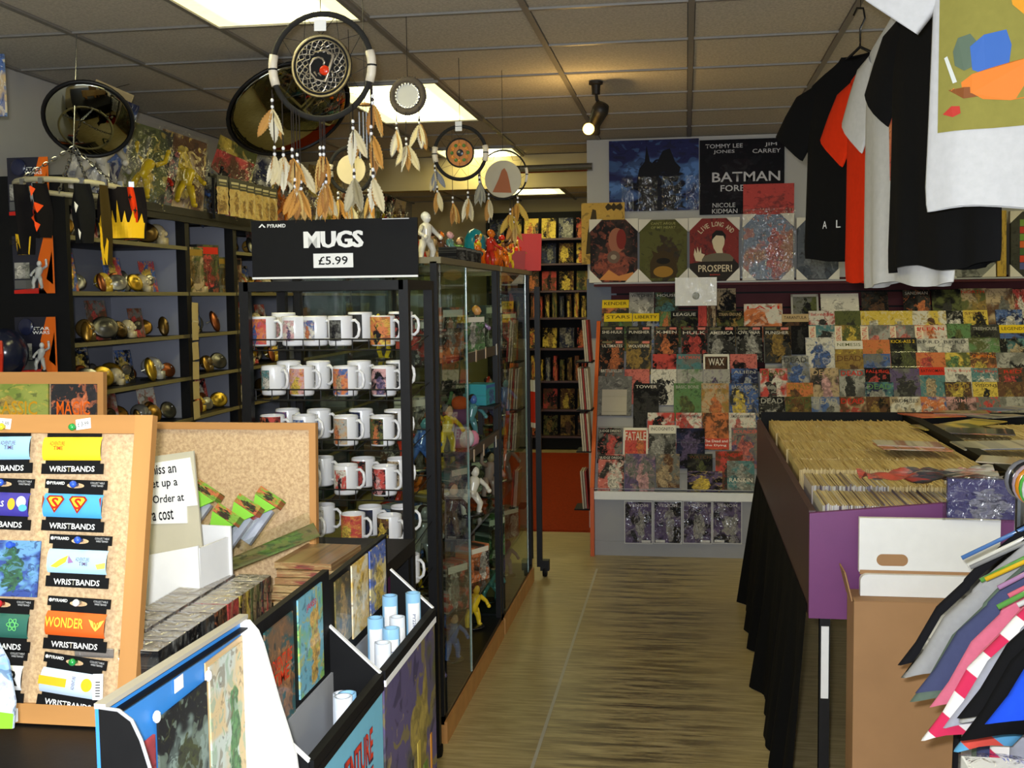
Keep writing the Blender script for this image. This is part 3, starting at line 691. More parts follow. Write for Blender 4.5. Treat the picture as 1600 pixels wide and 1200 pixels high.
# ================================================================ comic bins on the right
TX0, TX1, TY0, TY1, TZ = .38, 1.10, 3.38, 5.85, .96
PURPLE = C(112,52,108)
tb = empty('comic_bin_table', (TX0,TY0,0), label='long comic bin table with purple end panel and black skirt', cat='table')
def tpart(name, ctr, d, mat, **kw): return obj(name, MB().box((ctr[0]-TX0,ctr[1]-TY0,ctr[2]),d), mat, tb, **kw)
M['binside'] = pmat('brown_purple_board', C(74,50,52), .45, var=.15, scale=5)
tpart('side_board', (TX0-.01,(TY0+TY1)/2,.80),(.02,TY1-TY0,.32), 'binside')
tpart('side_board', (2.0,(TY0+TY1)/2,.815),(.02,TY1-TY0,.33), 'binside')
tpart('divider', (TX1,(TY0+TY1)/2,.845),(.05,TY1-TY0,.30), 'black')
tpart('end_board', ((TX0+2.0)/2,TY1,.83),(2.0-TX0,.02,.34), 'black')
tpart('bottom_board', ((TX0+2.0)/2,(TY0+TY1)/2,.655),(2.0-TX0,TY1-TY0,.02), 'binside')
ep = MB().prism([(-.02,.64),(1.62,.64),(1.62,.99),(.55,1.01),(-.02,.955)],-.02,0)
obj('end_panel', ep, 'paint', tb, c=PURPLE)['label'] = 'purple end panel'
for x, y in ((TX0+.03,TY0+.02),(1.95,TY0+.02),(TX0+.05,TY1-.05),(1.95,TY1-.05)): tpart('leg', (x,y,.32),(.03,.03,.64), 'blackmetal')
tpart('leg_tape', (TX0+.03,TY0+.003,.50),(.022,.004,.22), 'white')
def skirt(u, v):
    y = TY0+.02+u*(TY1-TY0-.02); fl = 1-v
    x = TX0-.022-.075*fl*(.5+.5*math.sin(u*17)*math.sin(u*41+1))-.02*fl - .012*math.sin(u*95)*fl
    return (x-TX0, y-TY0-(.06*fl if u < .02 else 0), .004+v*.67)
obj('skirt', MB().sheet(skirt, 110, 8).mesh('skirt',True), 'fabric', tb, c=C(16,16,17))['label'] = 'black cloth skirt'
# comics standing on their long edge
def comic_edge_mesh(t):
    m = MB().box((0,.13,.085),(t,.26,.17)).mesh('back_issue')
    m.materials.append(M['ink']); m.materials.append(M['toppaper'])
    for p in m.polygons:
        if p.normal.z > .5: p.material_index = 1
    return m
def toppaper():
    m, nt, b = nodes('yellowed_bag_tops')
    oi = N(nt,'ShaderNodeObjectInfo'); tc = N(nt,'ShaderNodeTexCoord')
    mp = N(nt,'ShaderNodeMapping'); mp.inputs['Scale'].default_value=(400,6,6); nt.links.new(tc.outputs['Object'],mp.inputs[0])
    n = noise(nt, mp.outputs[0], 1, 3, .6)
    mp2 = N(nt,'ShaderNodeMapping'); mp2.inputs['Scale'].default_value=(300,1.5,300); nt.links.new(tc.outputs['Object'],mp2.inputs[0])
    s = ramp(nt, mth(nt,'ADD', mth(nt,'MULTIPLY',n.outputs[0],.8), mth(nt,'MULTIPLY',oi.outputs['Random'],.4)), .35,.85)
    nt.links.new(mixc(nt, s, C(164,136,76), C(232,212,156)), b.inputs['Base Color']); b.inputs['Roughness'].default_value=.45
    return m
M['toppaper'] = toppaper()
ce = comic_edge_mesh(.0024)
EDGE = [C(205,200,190),C(170,165,170),C(120,110,125),C(190,180,160),C(90,80,90),C(215,212,205),C(150,140,120),C(200,190,190)]
n_ind = 0; rest = MB()
rows_y = [3.41,3.76] + [4.11+.268*k for k in range(6)]
for k, y in enumerate(rows_y):
    x = TX0+.025+.006*(k % 2); end = TX1-.04
    while x < end:
        dz = rnd.choice((0,0,0,.002,.004,.008 if rnd.random() < .2 else 0)); dy = rnd.uniform(-.006,.006)
        if n_ind < 300:
            o = obj('back_issue', ce, 'ink', tb if False else None, (x,y+dy,.800+dz), c=rnd.choice(EDGE))
            tag(o, 'thin bagged comic standing on edge in the near rows of the left bin', 'comic', 'back issues in the near rows of the left bin')
            n_ind += 1
        else: rest.box((x,y+dy+.13,.885+dz),(.0024,.26,.17))
        x += .0030
for k in range(8):
    y = 3.41+.285*k; x = TX1+.045
    while x < 1.97:
        rest.box((x,y+.13,.875+rnd.choice((0,0,.003))),(.0034,.27,.17)); x += .0042
o = obj('back_issues', rest, 'toppaper'); tag(o, 'closely packed yellowed comics filling the far rows and right bin', 'comics', kind='stuff')
# loose magazines on top of the bins
def magazine(px, py, w, d, rz, art, label, n=1, z=1.0):
    p = at(px, py, Z=z)
    b = obj('magazine', MB().box((0,0,0),(w,d,.005)), 'shiny', None, (p.x,p.y,z+.003*n), (R(rnd.uniform(-1.5,1.5)),R(rnd.uniform(-2,2)),R(rz)), art=art3(art), seed=px*.1)
    tag(b, label, 'magazine', 'loose magazines on the bins'); return b
for i, (px,py,w,d,rz,a,lb) in enumerate((
  (1425,700,.26,.17,4,'gow','silver-grey magazine lying on the packed comics of the left bin'),(1418,696,.25,.17,-2,'whr','white edged magazine under the silver-grey one on the bin'),
  (1455,651,.26,.2,20,'ory','orange comic lying at the far end of the right bin'),(1500,648,.26,.18,-8,'mdo','mustard comic beside the orange one on the right bin'),(1480,668,.28,.2,10,'eyk','green and yellow magazine spread on the right bin'),
  (1530,676,.28,.2,-12,'kgo','black and grey magazine on the right bin'),(1550,652,.26,.2,30,'lvw','pale comic at the back of the right bin'),(1565,700,.34,.2,3,'lwb','silver bagged comics lying across the right bin'),(1520,662,.26,.18,40,'dye','olive dark comic half under others on the right bin'),(1580,640,.26,.18,15,'wbg','white and blue comic at the far right of the bins'),(1590,725,.26,.18,-20,'cwm','tan comic nearest the hangers on the right bin'))):
    magazine(px,py,w,d,rz,a,lb,1+i%4, 1.0 if px < 1440 else .985)
def bag(u, v):
    return ((u-.5)*.40, (v-.5)*.15+.02*math.sin(5*u), .02+.016*math.sin(13*u+2)*math.sin(7*v+u*4)+.012*math.sin(23*u*v+1)+.02*u)
p = at(1448,757,Z=1.0)
tag(obj('plastic_bag', MB().sheet(bag,26,12).mesh('plastic_bag',True), 'shiny', None, (p.x,p.y,1.0), (0,0,R(6)), art=(C(190,185,180),C(206,60,34),C(90,92,98)), seed=2.3), 'crumpled red and white plastic bag lying on the front comics', 'plastic bag')

# ================================================================ boxes below the bins
ct = empty('cardboard_box', (.665,3.26,0), label='tall brown cardboard carton standing before the purple panel', cat='box')
obj('front_panel', MB().box((0,-.066,.37),(.40,.004,.74)), 'cardboard', ct); obj('back_panel', MB().box((0,.066,.37),(.40,.004,.74)), 'cardboard', ct)
for s in (-1,1): obj('side_panel', MB().box((s*.198,0,.37),(.004,.132,.74)), 'cardboard', ct)
obj('side_flap', MB().box((-.212,.01,.775),(.004,.11,.085),(0,R(-14),0)), 'cardboard', ct)
obj('top_panel', MB().box((0,0,.739),(.40,.128,.004)), 'cardboard', ct)
def rrect(x0, z0, x1, z1, r, n=6, round_top=True):
    pts = [(x0,z0),(x1,z0)]
    for cx, cz, a0 in ((x1-r,z1-r,0),(x0+r,z1-r,90)):
        pts += [(cx+r*math.cos(R(a0+90*i/n)), cz+r*math.sin(R(a0+90*i/n))) for i in range(n+1)]
    return pts
wx = empty('archive_box', (.67,3.26,.742), label='flattened white archive box with an oval hand hole, standing on the carton', cat='box')
obj('lower_panel', MB().prism(rrect(-.18,0,.2,.062,.02),-.012,.012), 'white', wx)
obj('upper_panel', MB().box((.01,.02,.142),(.382,.02,.156)), 'white', wx)
hole = [(.017*math.cos(a)+(.026 if math.cos(a) > 0 else -.026), .017*math.sin(a)) for a in [2*math.pi*i/28 for i in range(28)]]
obj('hand_hole', MB().prism([(x-.09,z+.10) for x, z in hole], .0085,.012), 'cardboard', wx)
obj('fold', MB().box((.01,.012,.064),(.378,.012,.012)), 'cardboard', wx)
cl = empty('clear_case', (.82,3.26,.965), (0,0,R(-6)), label='clear plastic case with a purple print standing on top of the white board', cat='case')
obj('print', MB().box((0,0,.06),(.19,.03,.11)), 'cover', cl, art=(C(70,66,120),C(84,80,130),C(150,150,170)), seed=4.4)
cs = MB()
for x in (-.105,.105): cs.bar((x,-.025,0),(x,-.025,.125),.008)
cs.bar((-.105,-.025,.125),(.105,-.025,.125),.008); cs.bar((-.105,.025,.128),(.105,.025,.128),.008)
obj('case_edges', cs, 'acrylic', cl); obj('case_front', MB().box((0,-.027,.0625),(.214,.003,.125)), 'film', cl)
wc = empty('white_crate', (.60,1.70,0), label='white crate with clear film over its top in the bottom right corner', cat='crate')
obj('body', MB().box((0,0,.43),(.33,.26,.86)), 'white', wc)
obj('corner_post', MB().box((-.09,-.11,.915),(.022,.03,.06)), 'white', wc)
obj('clear_film', MB().sheet(lambda u,v: ((u-.5)*.34,(v-.5)*.27,.868+.008*math.sin(17*v+3*u)+.006*math.sin(11*u)),14,14).mesh('clear_film',True), 'film', wc)
obj('film_front', MB().sheet(lambda u,v: ((u-.5)*.34,-.134-.004*math.sin(21*v+9*u),.55+v*.32),14,14).mesh('film_front',True), 'film', wc)

# ================================================================ t-shirts
BODY = [(0,.235,.045),(.03,.24,.05),(.2,.235,.055),(.4,.23,.06),(.5,.228,.062),(.58,.232,.05),(.615,.215,.035),(.64,.17,.03),(.662,.12,.028),(.68,.085,.03),(.69,.08,.032)]
def body_at(z):
    for (z0,w0,d0),(z1,w1,d1) in zip(BODY,BODY[1:]):
        if z <= z1:
            f = (z-z0)/(z1-z0); return w0+(w1-w0)*f, d0+(d1-d0)*f
    return BODY[-1][1:]
def front_y(x, z, fold=0):
    w, d = body_at(z); q = max(0, 1-(x/w)**2)
    f = max(0,1-z/.58); s = q**.5
    return -d*s + .014*math.sin(x*34+fold)*f*s + .008*math.sin(x*61+fold*2)*f*f
_sh = {}
def shirt_mesh(fold=0):
    if fold in _sh: return _sh[fold]
    mb = MB(); n = 40; zs = [0,.015,.05,.12,.2,.3,.4,.48,.54,.58,.6,.615,.63,.645,.662,.675,.69]
    o = 0
    for z in zs:
        w, d = body_at(z)
        for j in range(n):
            a = 2*math.pi*j/n; x = w*math.cos(a); y = d*math.sin(a)
            f = max(0,1-z/.58)
            y += .014*math.sin(x*34+fold)*f*abs(math.sin(a)) + .008*math.sin(x*61+fold*2)*f*f
            mb.v.append((x, y, z + .008*math.sin(x*19+fold)*(1 if z < .02 else 0) - (.035*(math.sin(a) < -.3)*(1-abs(x)/.09) if z > .685 and abs(x) < .09 else 0)))
    for i in range(len(zs)-1):
        for j in range(n): mb.f.append((i*n+j, i*n+(j+1)%n, (i+1)*n+(j+1)%n, (i+1)*n+j))
    for s in (-1,1):
        secs = [((s*.16,0,.575),.06,.035),((s*.22,0,.535),.088,.034),((s*.275,0,.475),.088,.028),((s*.325,.0,.41),.086,.024)]
        o = len(mb.v); m = 14
        dirv = Vector((s*.62,0,-.78)).normalized(); perp = Vector((s*.78,0,.62))
        for c, hh, dd in secs:
            for j in range(m):
                a = 2*math.pi*j/m; p = Vector(c)+perp*(hh*math.cos(a))+Vector((0,1,0))*(dd*math.sin(a)+.004*math.sin(a*3+fold)); mb.v.append(tuple(p))
        for i in range(len(secs)-1):
            for j in range(m):
                q = (o+i*m+j, o+i*m+(j+1)%m, o+(i+1)*m+(j+1)%m, o+(i+1)*m+j)
                mb.f.append(q if s > 0 else q[::-1])
    me = mb.mesh('shirt', True); _sh[fold] = me; return me
def rail_mesh(fold):
    k = ('rail', fold)
    if k in _sh: return _sh[k]
    me = shirt_mesh(fold).copy()
    for v in me.vertices:
        x, y, z = v.co; a = max(0, abs(x)-.05); t_ = min(1, max(0, (z-.30)/.2))
        v.co = (x*.90, y*.75, z - .40*a*t_ - .25*max(0, abs(x)-.2)*t_)
    _sh[k] = me; return me
hook = MB().tube([(0,0,.705),(0,0,.77),(.02,0,.80),(.012,0,.835),(-.015,0,.842),(-.03,0,.82)],.004,6).tube([(-.2,0,.60),(0,0,.71),(.2,0,.60)],.006,6).mesh('hanger',True)
def shirt(name, loc, rz, scale, c, label, fold=0, art=None, mat='fabric', hc=BLACK, group=None, c2=None, wire=None, mesh=None):
    t = empty(name, loc, (0,0,rz), label=label, cat='t-shirt', group=group, scale=scale)
    s = obj('shirt', mesh or shirt_mesh(fold), mat, t, c=c)
    if c2: s['c2'] = [float(v) for v in c2]
    obj('hanger', hook, 'gloss', t, c=hc)
    if wire: obj('hanging_wire', MB().tube([(0,0,.842),(0,0,.842+wire/scale)],.0012,5), 'blackmetal', t)
    return t
def patch(t, x0, x1, z0, z1, art, name='print', mat='cover', fold=0, seed=1, c=None, lift=.004, shape=None):
    def fn(u, v):
        x = x0+(x1-x0)*u; z = z0+(z1-z0)*v
        return (x, front_y(x,z,fold)-lift, z)
    if shape:
        mb = MB(); pts = [(x, front_y(x,z,fold)-lift, z) for x, z in shape]; mb.add(pts,[tuple(range(len(pts)))])
        return obj(name, mb, mat, t, c=c)
    return obj(name, MB().sheet(fn,12,12).mesh(name,True), mat, t, art=art, seed=seed, c=c)
def striped_mat():
    m, nt, b = nodes('striped_cotton')
    tc = N(nt,'ShaderNodeTexCoord'); sp = N(nt,'ShaderNodeSeparateXYZ'); nt.links.new(tc.outputs['Object'], sp.inputs[0])
    k = mth(nt,'ADD', mth(nt,'MULTIPLY',sp.outputs[2],.78), mth(nt,'MULTIPLY',mth(nt,'ABSOLUTE',sp.outputs[0]),-.62))
    f = ramp(nt, mth(nt,'SINE', mth(nt,'MULTIPLY',k,62)), -.05,.05)
    nt.links.new(mixc(nt, f, oattr(nt,'c1'), oattr(nt,'c2')), b.inputs['Base Color']); b.inputs['Roughness'].default_value=.95
    return m
M['striped'] = striped_mat()
def hang(px, py_hem, Y, deg, c, label, fold, scale=1.04, hc=BLACK):
    p = at(px, py_hem, Y=Y)
    t = shirt('hanging_t_shirt', (p.x,Y,p.z), R(deg), scale, c, label, fold, hc=hc, group='t-shirts hung from the ceiling', wire=max(.02,ZC-p.z-.842*scale))
    t.scale = (scale, scale*.6, scale); return t
t = hang(1340,404,4.15,-50,C(18,18,19),'black t-shirt with green print, farthest of the hanging shirts',0)
patch(t,0,.1,.18,.34,(C(12,14,12),C(20,30,16),C(110,160,70)),seed=3,fold=0)
for k, ch in enumerate('ALIEN'): letters(ch, t, -.11+k*.062, -.072, .12, .02, .026, C(210,210,210), .01, 'print')
t = hang(1390,437,3.58,-66,C(216,50,16),'plain bright red t-shirt hanging between the black and white ones',1.3)
t = hang(1415,444,3.06,-74,C(190,189,186),'white t-shirt with small red print hanging left of a black one',2.1)
patch(t,-.03,.17,.26,.46,(C(190,50,20),C(206,120,40),C(150,30,20)),fold=2.1,seed=5)
patch(t,0,0,0,0,None,mat='ink',c=BLACK,fold=2.1,shape=[(-.085,.49),(-.075,.515),(-.065,.49)])
t = hang(1468,418,2.82,-73,C(17,17,18),'black t-shirt with pale blue side print beside the white printed one',3.2)
patch(t,.03,.16,.26,.50,(C(130,160,180),C(150,175,190),C(196,110,130)),fold=3.2,seed=8); patch(t,.02,.15,.16,.25,(C(190,160,60),C(24,20,18),C(200,200,200)),fold=3.2,seed=2,lift=.005)
t = hang(1648,322,2.42,-20,C(186,186,187),'white t-shirt with a large olive printed panel, nearest hanging shirt',4.4)
OL = C(134,128,64)
patch(t,-.215,.2,.155,.585,(OL,C(140,134,70),C(128,122,60)),fold=4.4,seed=6,mat='fabric',c=OL)
patch(t,0,0,0,0,None,mat='ink',c=C(206,116,44),fold=4.4,lift=.0055,shape=[(-.19,.235),(-.15,.262),(-.10,.275),(-.03,.285),(.05,.28),(.06,.24),(0,.21),(-.08,.205),(-.13,.212),(-.15,.225)],name='log')
patch(t,0,0,0,0,None,mat='ink',c=C(120,70,34),fold=4.4,lift=.006,shape=[(-.195,.236),(-.165,.238),(-.12,.236),(-.135,.218),(-.165,.216)],name='log_end')
patch(t,0,0,0,0,None,mat='ink',c=C(176,56,48),fold=4.4,lift=.006,shape=[(-.205,.190),(-.188,.204),(-.172,.202),(-.17,.188),(-.185,.182)],name='leaf')
patch(t,0,0,0,0,None,mat='ink',c=C(196,200,196),fold=4.4,lift=.006,shape=[(-.204,.30),(-.198,.303),(-.178,.25),(-.186,.248)],name='stick')
patch(t,0,0,0,0,None,mat='ink',c=C(84,100,84),fold=4.4,lift=.006,shape=[(-.187,.31),(-.178,.335),(-.155,.34),(-.14,.32),(-.14,.28),(-.165,.27),(-.183,.282)],name='boulder')
patch(t,0,0,0,0,None,mat='ink',c=C(56,96,168),fold=4.4,lift=.0062,shape=[(-.155,.315),(-.13,.335),(-.09,.34),(-.08,.31),(-.085,.265),(-.125,.258),(-.15,.27)],name='bundle')
patch(t,0,0,0,0,None,mat='ink',c=C(206,140,36),fold=4.4,lift=.0062,shape=[(-.09,.44),(-.083,.445),(-.07,.40),(-.04,.385),(0,.39),(0,.34),(-.03,.33),(-.055,.36),(-.08,.385)],name='branch')

# ================================================================ clothes rail, bottom right
RX, RZ = .80, 1.175
rail = empty('clothes_rail', (RX,2.2,0), label='chrome clothes rail carrying folded-in t-shirts in the bottom right', cat='clothes rail')
obj('rail', MB().tube([(0,-.75,RZ),(0,.66,RZ)],.012,10), 'steel', rail)
for yy in (-.72,.64): obj('post', MB().tube([(0,yy,0),(0,yy,RZ)],.012,10), 'steel', rail)
obj('foot', MB().box((0,-.72,.012),(.4,.03,.024)), 'steel', rail); obj('foot', MB().box((0,.64,.012),(.4,.03,.024)), 'steel', rail)
ring_me = MB().tube([(.042*math.cos(a),0,.042*math.sin(a)) for a in [2*math.pi*i/20 for i in range(20)]],.008,8,True).mesh('hanger_ring',True)
RC = [('grey',C(110,110,116)),('black',C(34,34,36)),('lilac',C(170,150,160)),('orange',C(206,130,30)),('green',C(80,170,70)),('white',C(214,218,216)),('slate blue',C(80,110,130)),('lime green',C(150,190,50)),('silver',C(180,182,186)),('pink',C(214,100,110))]
for i, (cn, cc) in enumerate(RC):
    o = obj('hanger_ring', ring_me, 'gloss', None, (RX,2.80-i*.03,RZ-.022), (0,0,R(rnd.uniform(-12,12))), c=cc)
    tag(o, f'{cn} plastic ring on the clothes rail above the shirts', 'ring', 'coloured rings on the clothes rail')
CL = [('plain black','fabric',C(30,30,34),None,'blue'),('black and white patterned','cover',None,(C(220,218,210),C(40,60,80),C(200,190,60)),'white'),('grey with a red hem band','fabric',C(164,164,166),None,'grey'),('sage grey','fabric',C(100,116,104),None,'green'),
 ('slate navy','fabric',C(74,80,116),None,'yellow'),('pink and navy','fabric',C(212,112,138),None,'lilac'),('rose pink','fabric',C(220,120,140),None,'pink'),('crimson and white striped','striped',C(204,40,84),C(226,222,220),'green'),
 ('lilac grey','fabric',C(166,168,182),None,'white'),('red and sky blue striped','striped',C(206,74,62),C(90,160,206),'blue'),('pale grey','fabric',C(178,178,178),None,'grey'),('black with a small green mark','fabric',C(22,22,24),None,'black'),('jet black','fabric',C(16,16,18),None,'lilac'),('royal blue','fabric',C(30,72,200),None,'blue')]
HC = dict(blue=C(80,120,180),white=C(220,220,216),grey=C(140,140,140),green=C(90,150,70),yellow=C(220,180,40),lilac=C(170,130,170),pink=C(220,110,130),black=C(30,30,30))
for i, (nm, mt, c1, c2, h_) in enumerate(CL):
    y = 2.66-i*.052; up_ = .09 if i >= 11 else (.05 if i == 10 else 0); sc_ = [.90,.92,.9,.94,.9,.88,.9,.94,.88,.9,.88,.9,.92,.84][i]
    if mt == 'cover':
        t = shirt('t_shirt', (RX+.01,y,RZ-.805*sc_), R(rnd.uniform(-7,7)), sc_, c2[0], f'{nm} t-shirt on the clothes rail', i*.7, mat='cover', hc=HC[h_], group='t-shirts on the clothes rail', mesh=rail_mesh(round(i*.7,2)))
        s = t.children[0]
        for k, cc in zip(('c1','c2','c3'), c2): s[k] = [float(v) for v in cc]
        s['seed'] = 3.0
    else:
        t = shirt('t_shirt', (RX+rnd.uniform(-.01,.02)+(.0 if i > 11 else 0),y,RZ-.805*sc_+up_), R(rnd.uniform(-7,7)), sc_, c1, f'{nm} t-shirt on the clothes rail', i*.7, mat=mt, hc=HC[h_], group='t-shirts on the clothes rail', c2=c2, mesh=rail_mesh(round(i*.7,2)))
    if i == 11: patch(t,0,0,0,0,None,mat='ink',c=C(60,150,110),fold=i*.7,shape=[(-.15,.36),(-.13,.40),(-.115,.41),(-.125,.37),(-.14,.34)],name='emblem')
    if i == 4: patch(t,-.2,-.08,.25,.45,(C(190,60,40),C(60,60,90),C(210,150,60)),fold=i*.7,seed=2)
    if i == 6: patch(t,-.2,-.02,.1,.35,(C(160,160,170),C(70,66,80),C(200,120,90)),fold=i*.7,seed=12)
# ================================================================ mug stand
SX0, SX1, SY0, SY1 = -1.385, -.865, 3.40, 3.73
ms = empty('mug_stand', (SX1,SY1,0), label='black metal mug stand with wire shelves beside the glass cabinets', cat='display stand')
def rel(p): return (p[0]-SX1, p[1]-SY1, p[2])
for x in (SX0,SX1):
    for y in (SY0,SY1): obj('post', MB().box(rel((x,y,.85)),(.03,.03,1.62)), 'blackmetal', ms)
for y in (SY0,SY1): obj('top_bar', MB().box(rel(((SX0+SX1)/2,y,1.645)),(SX1-SX0,.03,.03)), 'blackmetal', ms)
for x in (SX0,SX1): obj('top_bar', MB().box(rel((x,(SY0+SY1)/2,1.645)),(.03,SY1-SY0-.03,.03)), 'blackmetal', ms)
for x in (SX0,SX1):
    for y in (SY0,SY1): obj('caster', MB().lathe([(0,-.0),(.02,0),(.024,.02),(.024,.04),(0,.045)],12), 'black', ms, rel((x,y,0.0)))
MZ = [1.448-.160*k for k in range(7)]
ws = MB(); sl_ = R(6)
for k in range(7): ws.tube([(SX0-SX1+.52*(k/6.0),-.33+.02,0),(SX0-SX1+.52*(k/6.0),-.01,.034)],.0018,5)
ws.tube([(-.505,-.315,0),(-.015,-.315,0)],.0025,6); ws.tube([(-.505,-.315,.034),(-.015,-.315,.034)],.0025,6); ws.tube([(-.505,-.02,.034),(-.015,-.02,.034)],.0025,6)
for k in range(10): ws.tube([(-.50+.054*k,-.315,0),(-.50+.054*k,-.315,.034)],.0018,5)
ws_me = ws.mesh('wire_shelf')
for z in MZ: obj('wire_shelf', ws_me, 'blackmetal', ms, (0,0,z-.006))
# sign on top of the stand
sg = empty('mugs_sign', (-1.083,3.385,1.668), label='black header board reading MUGS with a white price label on the mug stand', cat='sign')
sw, shh = .535, .182
obj('board', MB().box((0,0,shh/2),(sw,.01,shh)), 'black', sg)
obj('bottom_edge', MB().box((0,-.006,.003),(sw,.004,.006)), 'white', sg)
for dx_ in (-.0028,-.0009,.0009,.0028): letters('MUGS', sg, dx_, -.0065-.00005*dx_/.001, shh*.66, .188, .052, WHITE, .05, 'lettering')
obj('price_label', MB().box((-.002,-.006,shh*.30),(.128,.002,.044)), 'white', sg)
letters('£5.99', sg, -.002, -.0085, shh*.30, .095, .026, C(24,24,24), .03)
obj('logo', MB().add([(-.243,-.0065,shh*.885),(-.231,-.0065,shh*.95),(-.219,-.0065,shh*.885),(-.225,-.0065,shh*.885),(-.231,-.0065,shh*.925),(-.237,-.0065,shh*.885)],[(0,5,4,1),(1,4,3,2)]), 'ink', sg, c=WHITE)
letters('PYRAMID', sg, -.184, -.0065, shh*.91, .06, .011, WHITE, .03)
obj('top_strip', MB().box((.2,-.006,shh*.985),(.085,.002,.002)), 'white', sg)
# mugs
mug_body = MB().lathe([(0,.002),(.034,.002),(.036,.0),(.039,.006),(.0395,.05),(.0395,.092),(.0385,.0955),(.037,.094),(.036,.05),(.035,.008),(0,.006)],28).mesh('body',True)
mug_handle = MB().tube([(.036,0,.078),(.052,0,.081),(.063,0,.07),(.066,0,.05),(.062,0,.032),(.05,0,.021),(.037,0,.022)],[.0055,.005,.005,.005,.005,.005,.0055],8).mesh('handle',True)
def wrap(a0, a1, z0, z1, r=.0400):
    return MB().sheet(lambda u,v: (r*math.cos(a0+(a1-a0)*u), r*math.sin(a0+(a1-a0)*u), z0+(z1-z0)*v),14,4)
wrap_big = wrap(R(-145),R(-50),.006,.088).mesh('print',True); wrap_sm = wrap(R(-125),R(-62),.016,.082).mesh('print',True); wrap_full = wrap(R(-170),R(-20),.004,.092).mesh('print',True)
# handle points to +x; prints face the aisle end (-y)
MUGS = [ # row, px, depth step, wrap, art, description
 (0,415,0,'b','orb','red and blue'),(0,462,0,'s','wip','white and pink'),(0,534,0,'s','dgk','dark robot pictured'),(0,600,0,'f','oyk','orange fiery'),(0,495,0,'s','wbo','white lettered'),(0,446,1,'s','wni','pale green'),(0,565,1,'b','dkd','charcoal'),(0,628,1,'b','khr','black'),
 (1,428,0,'s','tgw','grey edged'),(1,472,0,'b','ioy','pink dessert pictured'),(1,540,0,'b','boc','blue and orange crowd'),(1,600,0,'b','kip','dark portrait'),(1,452,1,'s','gwt','grey'),(1,498,1,'s','wgl','plain white'),(1,562,1,'s','wsb','white and red'),(1,622,1,'b','kgw','black and grey'),
 (2,424,0,'f','kro','dark banded'),(2,474,0,'s','bwb','pale blue'),(2,539,0,'b','lco','beach scene'),(2,596,0,'b','eko','green party scene'),(2,448,1,'b','pdr','purple dark'),(2,497,1,'s','bwv','blue lettered'),(2,563,1,'b','vkg','navy'),(2,618,1,'b','dkm','brown dark'),
 (3,420,0,'b','kvr','dark card'),(3,472,0,'b','dgk','slate'),(3,537,0,'s','rwk','bright red portrait'),(3,598,0,'b','kri','black couple portrait'),(3,446,1,'s','kwg','half black'),(3,565,1,'b','khr','dark maroon'),(3,621,1,'b','kcw','black tan'),(3,500,1,'s','wlg','pale'),
 (4,425,0,'s','twl','white with a teal mark'),(4,478,0,'s','wlg','second plain'),(4,547,0,'f','ory','rainbow over red'),(4,604,0,'b','hky','brown shot'),(4,450,1,'s','lwg','off-white'),(4,574,1,'b','vdk','dark navy'),(4,625,1,'b','kdh','black photograph'),(4,500,1,'s','wwl','clean white'),
 (5,545,0,'b','rkw','red black'),(5,612,0,'s','hrw','maroon marked'),(5,480,0,'s','wgb','white and blue'),(5,574,1,'b','kgo','dark orange'),(5,632,1,'s','wkr','white spotted'),
 (6,605,0,'b','gkw','grey dark'),(6,540,0,'b','dwr','charcoal red'),
]
RN = ['top','second','third','fourth','fifth','sixth','lowest']
for (r_, px, dstep, wr, a, ds) in MUGS:
    Y = 3.465+dstep*.092+rnd.uniform(-.006,.006)
    x = at(px,600,Y=Y).x
    zz = MZ[r_] + (Y-3.41)*.034/.31
    t = empty('mug', (x,Y,zz), (0,0,R(-18+rnd.uniform(-10,10))), label=f'{ds} mug on the {RN[r_]} shelf of the mug stand'+(', back row' if dstep else ', front row'), cat='mug', group='mugs on the mug stand')
    obj('body', mug_body, 'ceramic', t); obj('handle', mug_handle, 'ceramic', t)
    obj('print', {'b':wrap_big,'s':wrap_sm,'f':wrap_full}[wr], 'cover', t, art=art3(a), seed=px*.13+r_)
# ================================================================ figurine builder
_fig = {}
def fig_meshes(pose):
    if pose in _fig: return _fig[pose]
    q = random.Random(pose)
    b = MB(); lean = q.uniform(-.12,.12); st = q.uniform(.1,.22)
    for s in (-1,1):
        b.tube([(s*.08,0,.42),(s*(.1+st*.4),q.uniform(-.08,.04),.22),(s*(.09+st*.5),0,.05),(s*(.1+st*.5),-.06,.03)],[.085,.065,.05,.045],8)
    b.tube([(0,0,.38),(lean*.3,0,.5),(lean*.7,0,.64),(lean,0,.74),(lean,-.01,.79)],[.12,.10,.13,.12,.05],10)
    for s in (-1,1):
        up = q.random() < .35
        e = (s*.26+lean,-.06,.56) if not up else (s*.28+lean,-.02,.80)
        h = (s*.22+lean,-.2,.48) if not up else (s*.30+lean,-.08,1.0)
        b.tube([(s*.12+lean,0,.70),e,h],[.055,.045,.04],7); b.ball(h,.05,7,5)
    hd = MB().ball((lean,-.02,.88),(.085,.095,.11),12,8)
    hd.ball((lean,-.115,.87),(.016,.02,.02),6,4)
    hr = MB().ball((lean,.015,.915),(.095,.095,.095),12,8)
    base = MB().lathe([(0,0),(.26,0),(.27,.015),(.24,.035),(0,.035)],18)
    _fig[pose] = tuple(m.mesh(n,True) for m, n in ((b,'body'),(hd,'head'),(hr,'hair'),(base,'base')))
    return _fig[pose]
SKIN = C(206,160,124)
def figurine(loc, h, rz, cb, ch, chair, label, pose, cbase=BLACK, mat='gloss', group=None):
    t = empty('figurine', loc, (0,0,rz), label=label, cat='figurine', group=group, scale=h)
    m = fig_meshes(pose)
    obj('body', m[0], mat, t, c=cb); obj('head', m[1], mat, t, c=ch); obj('hair', m[2], mat, t, c=chair); obj('base', m[3], 'gloss', t, c=cbase)
    return t
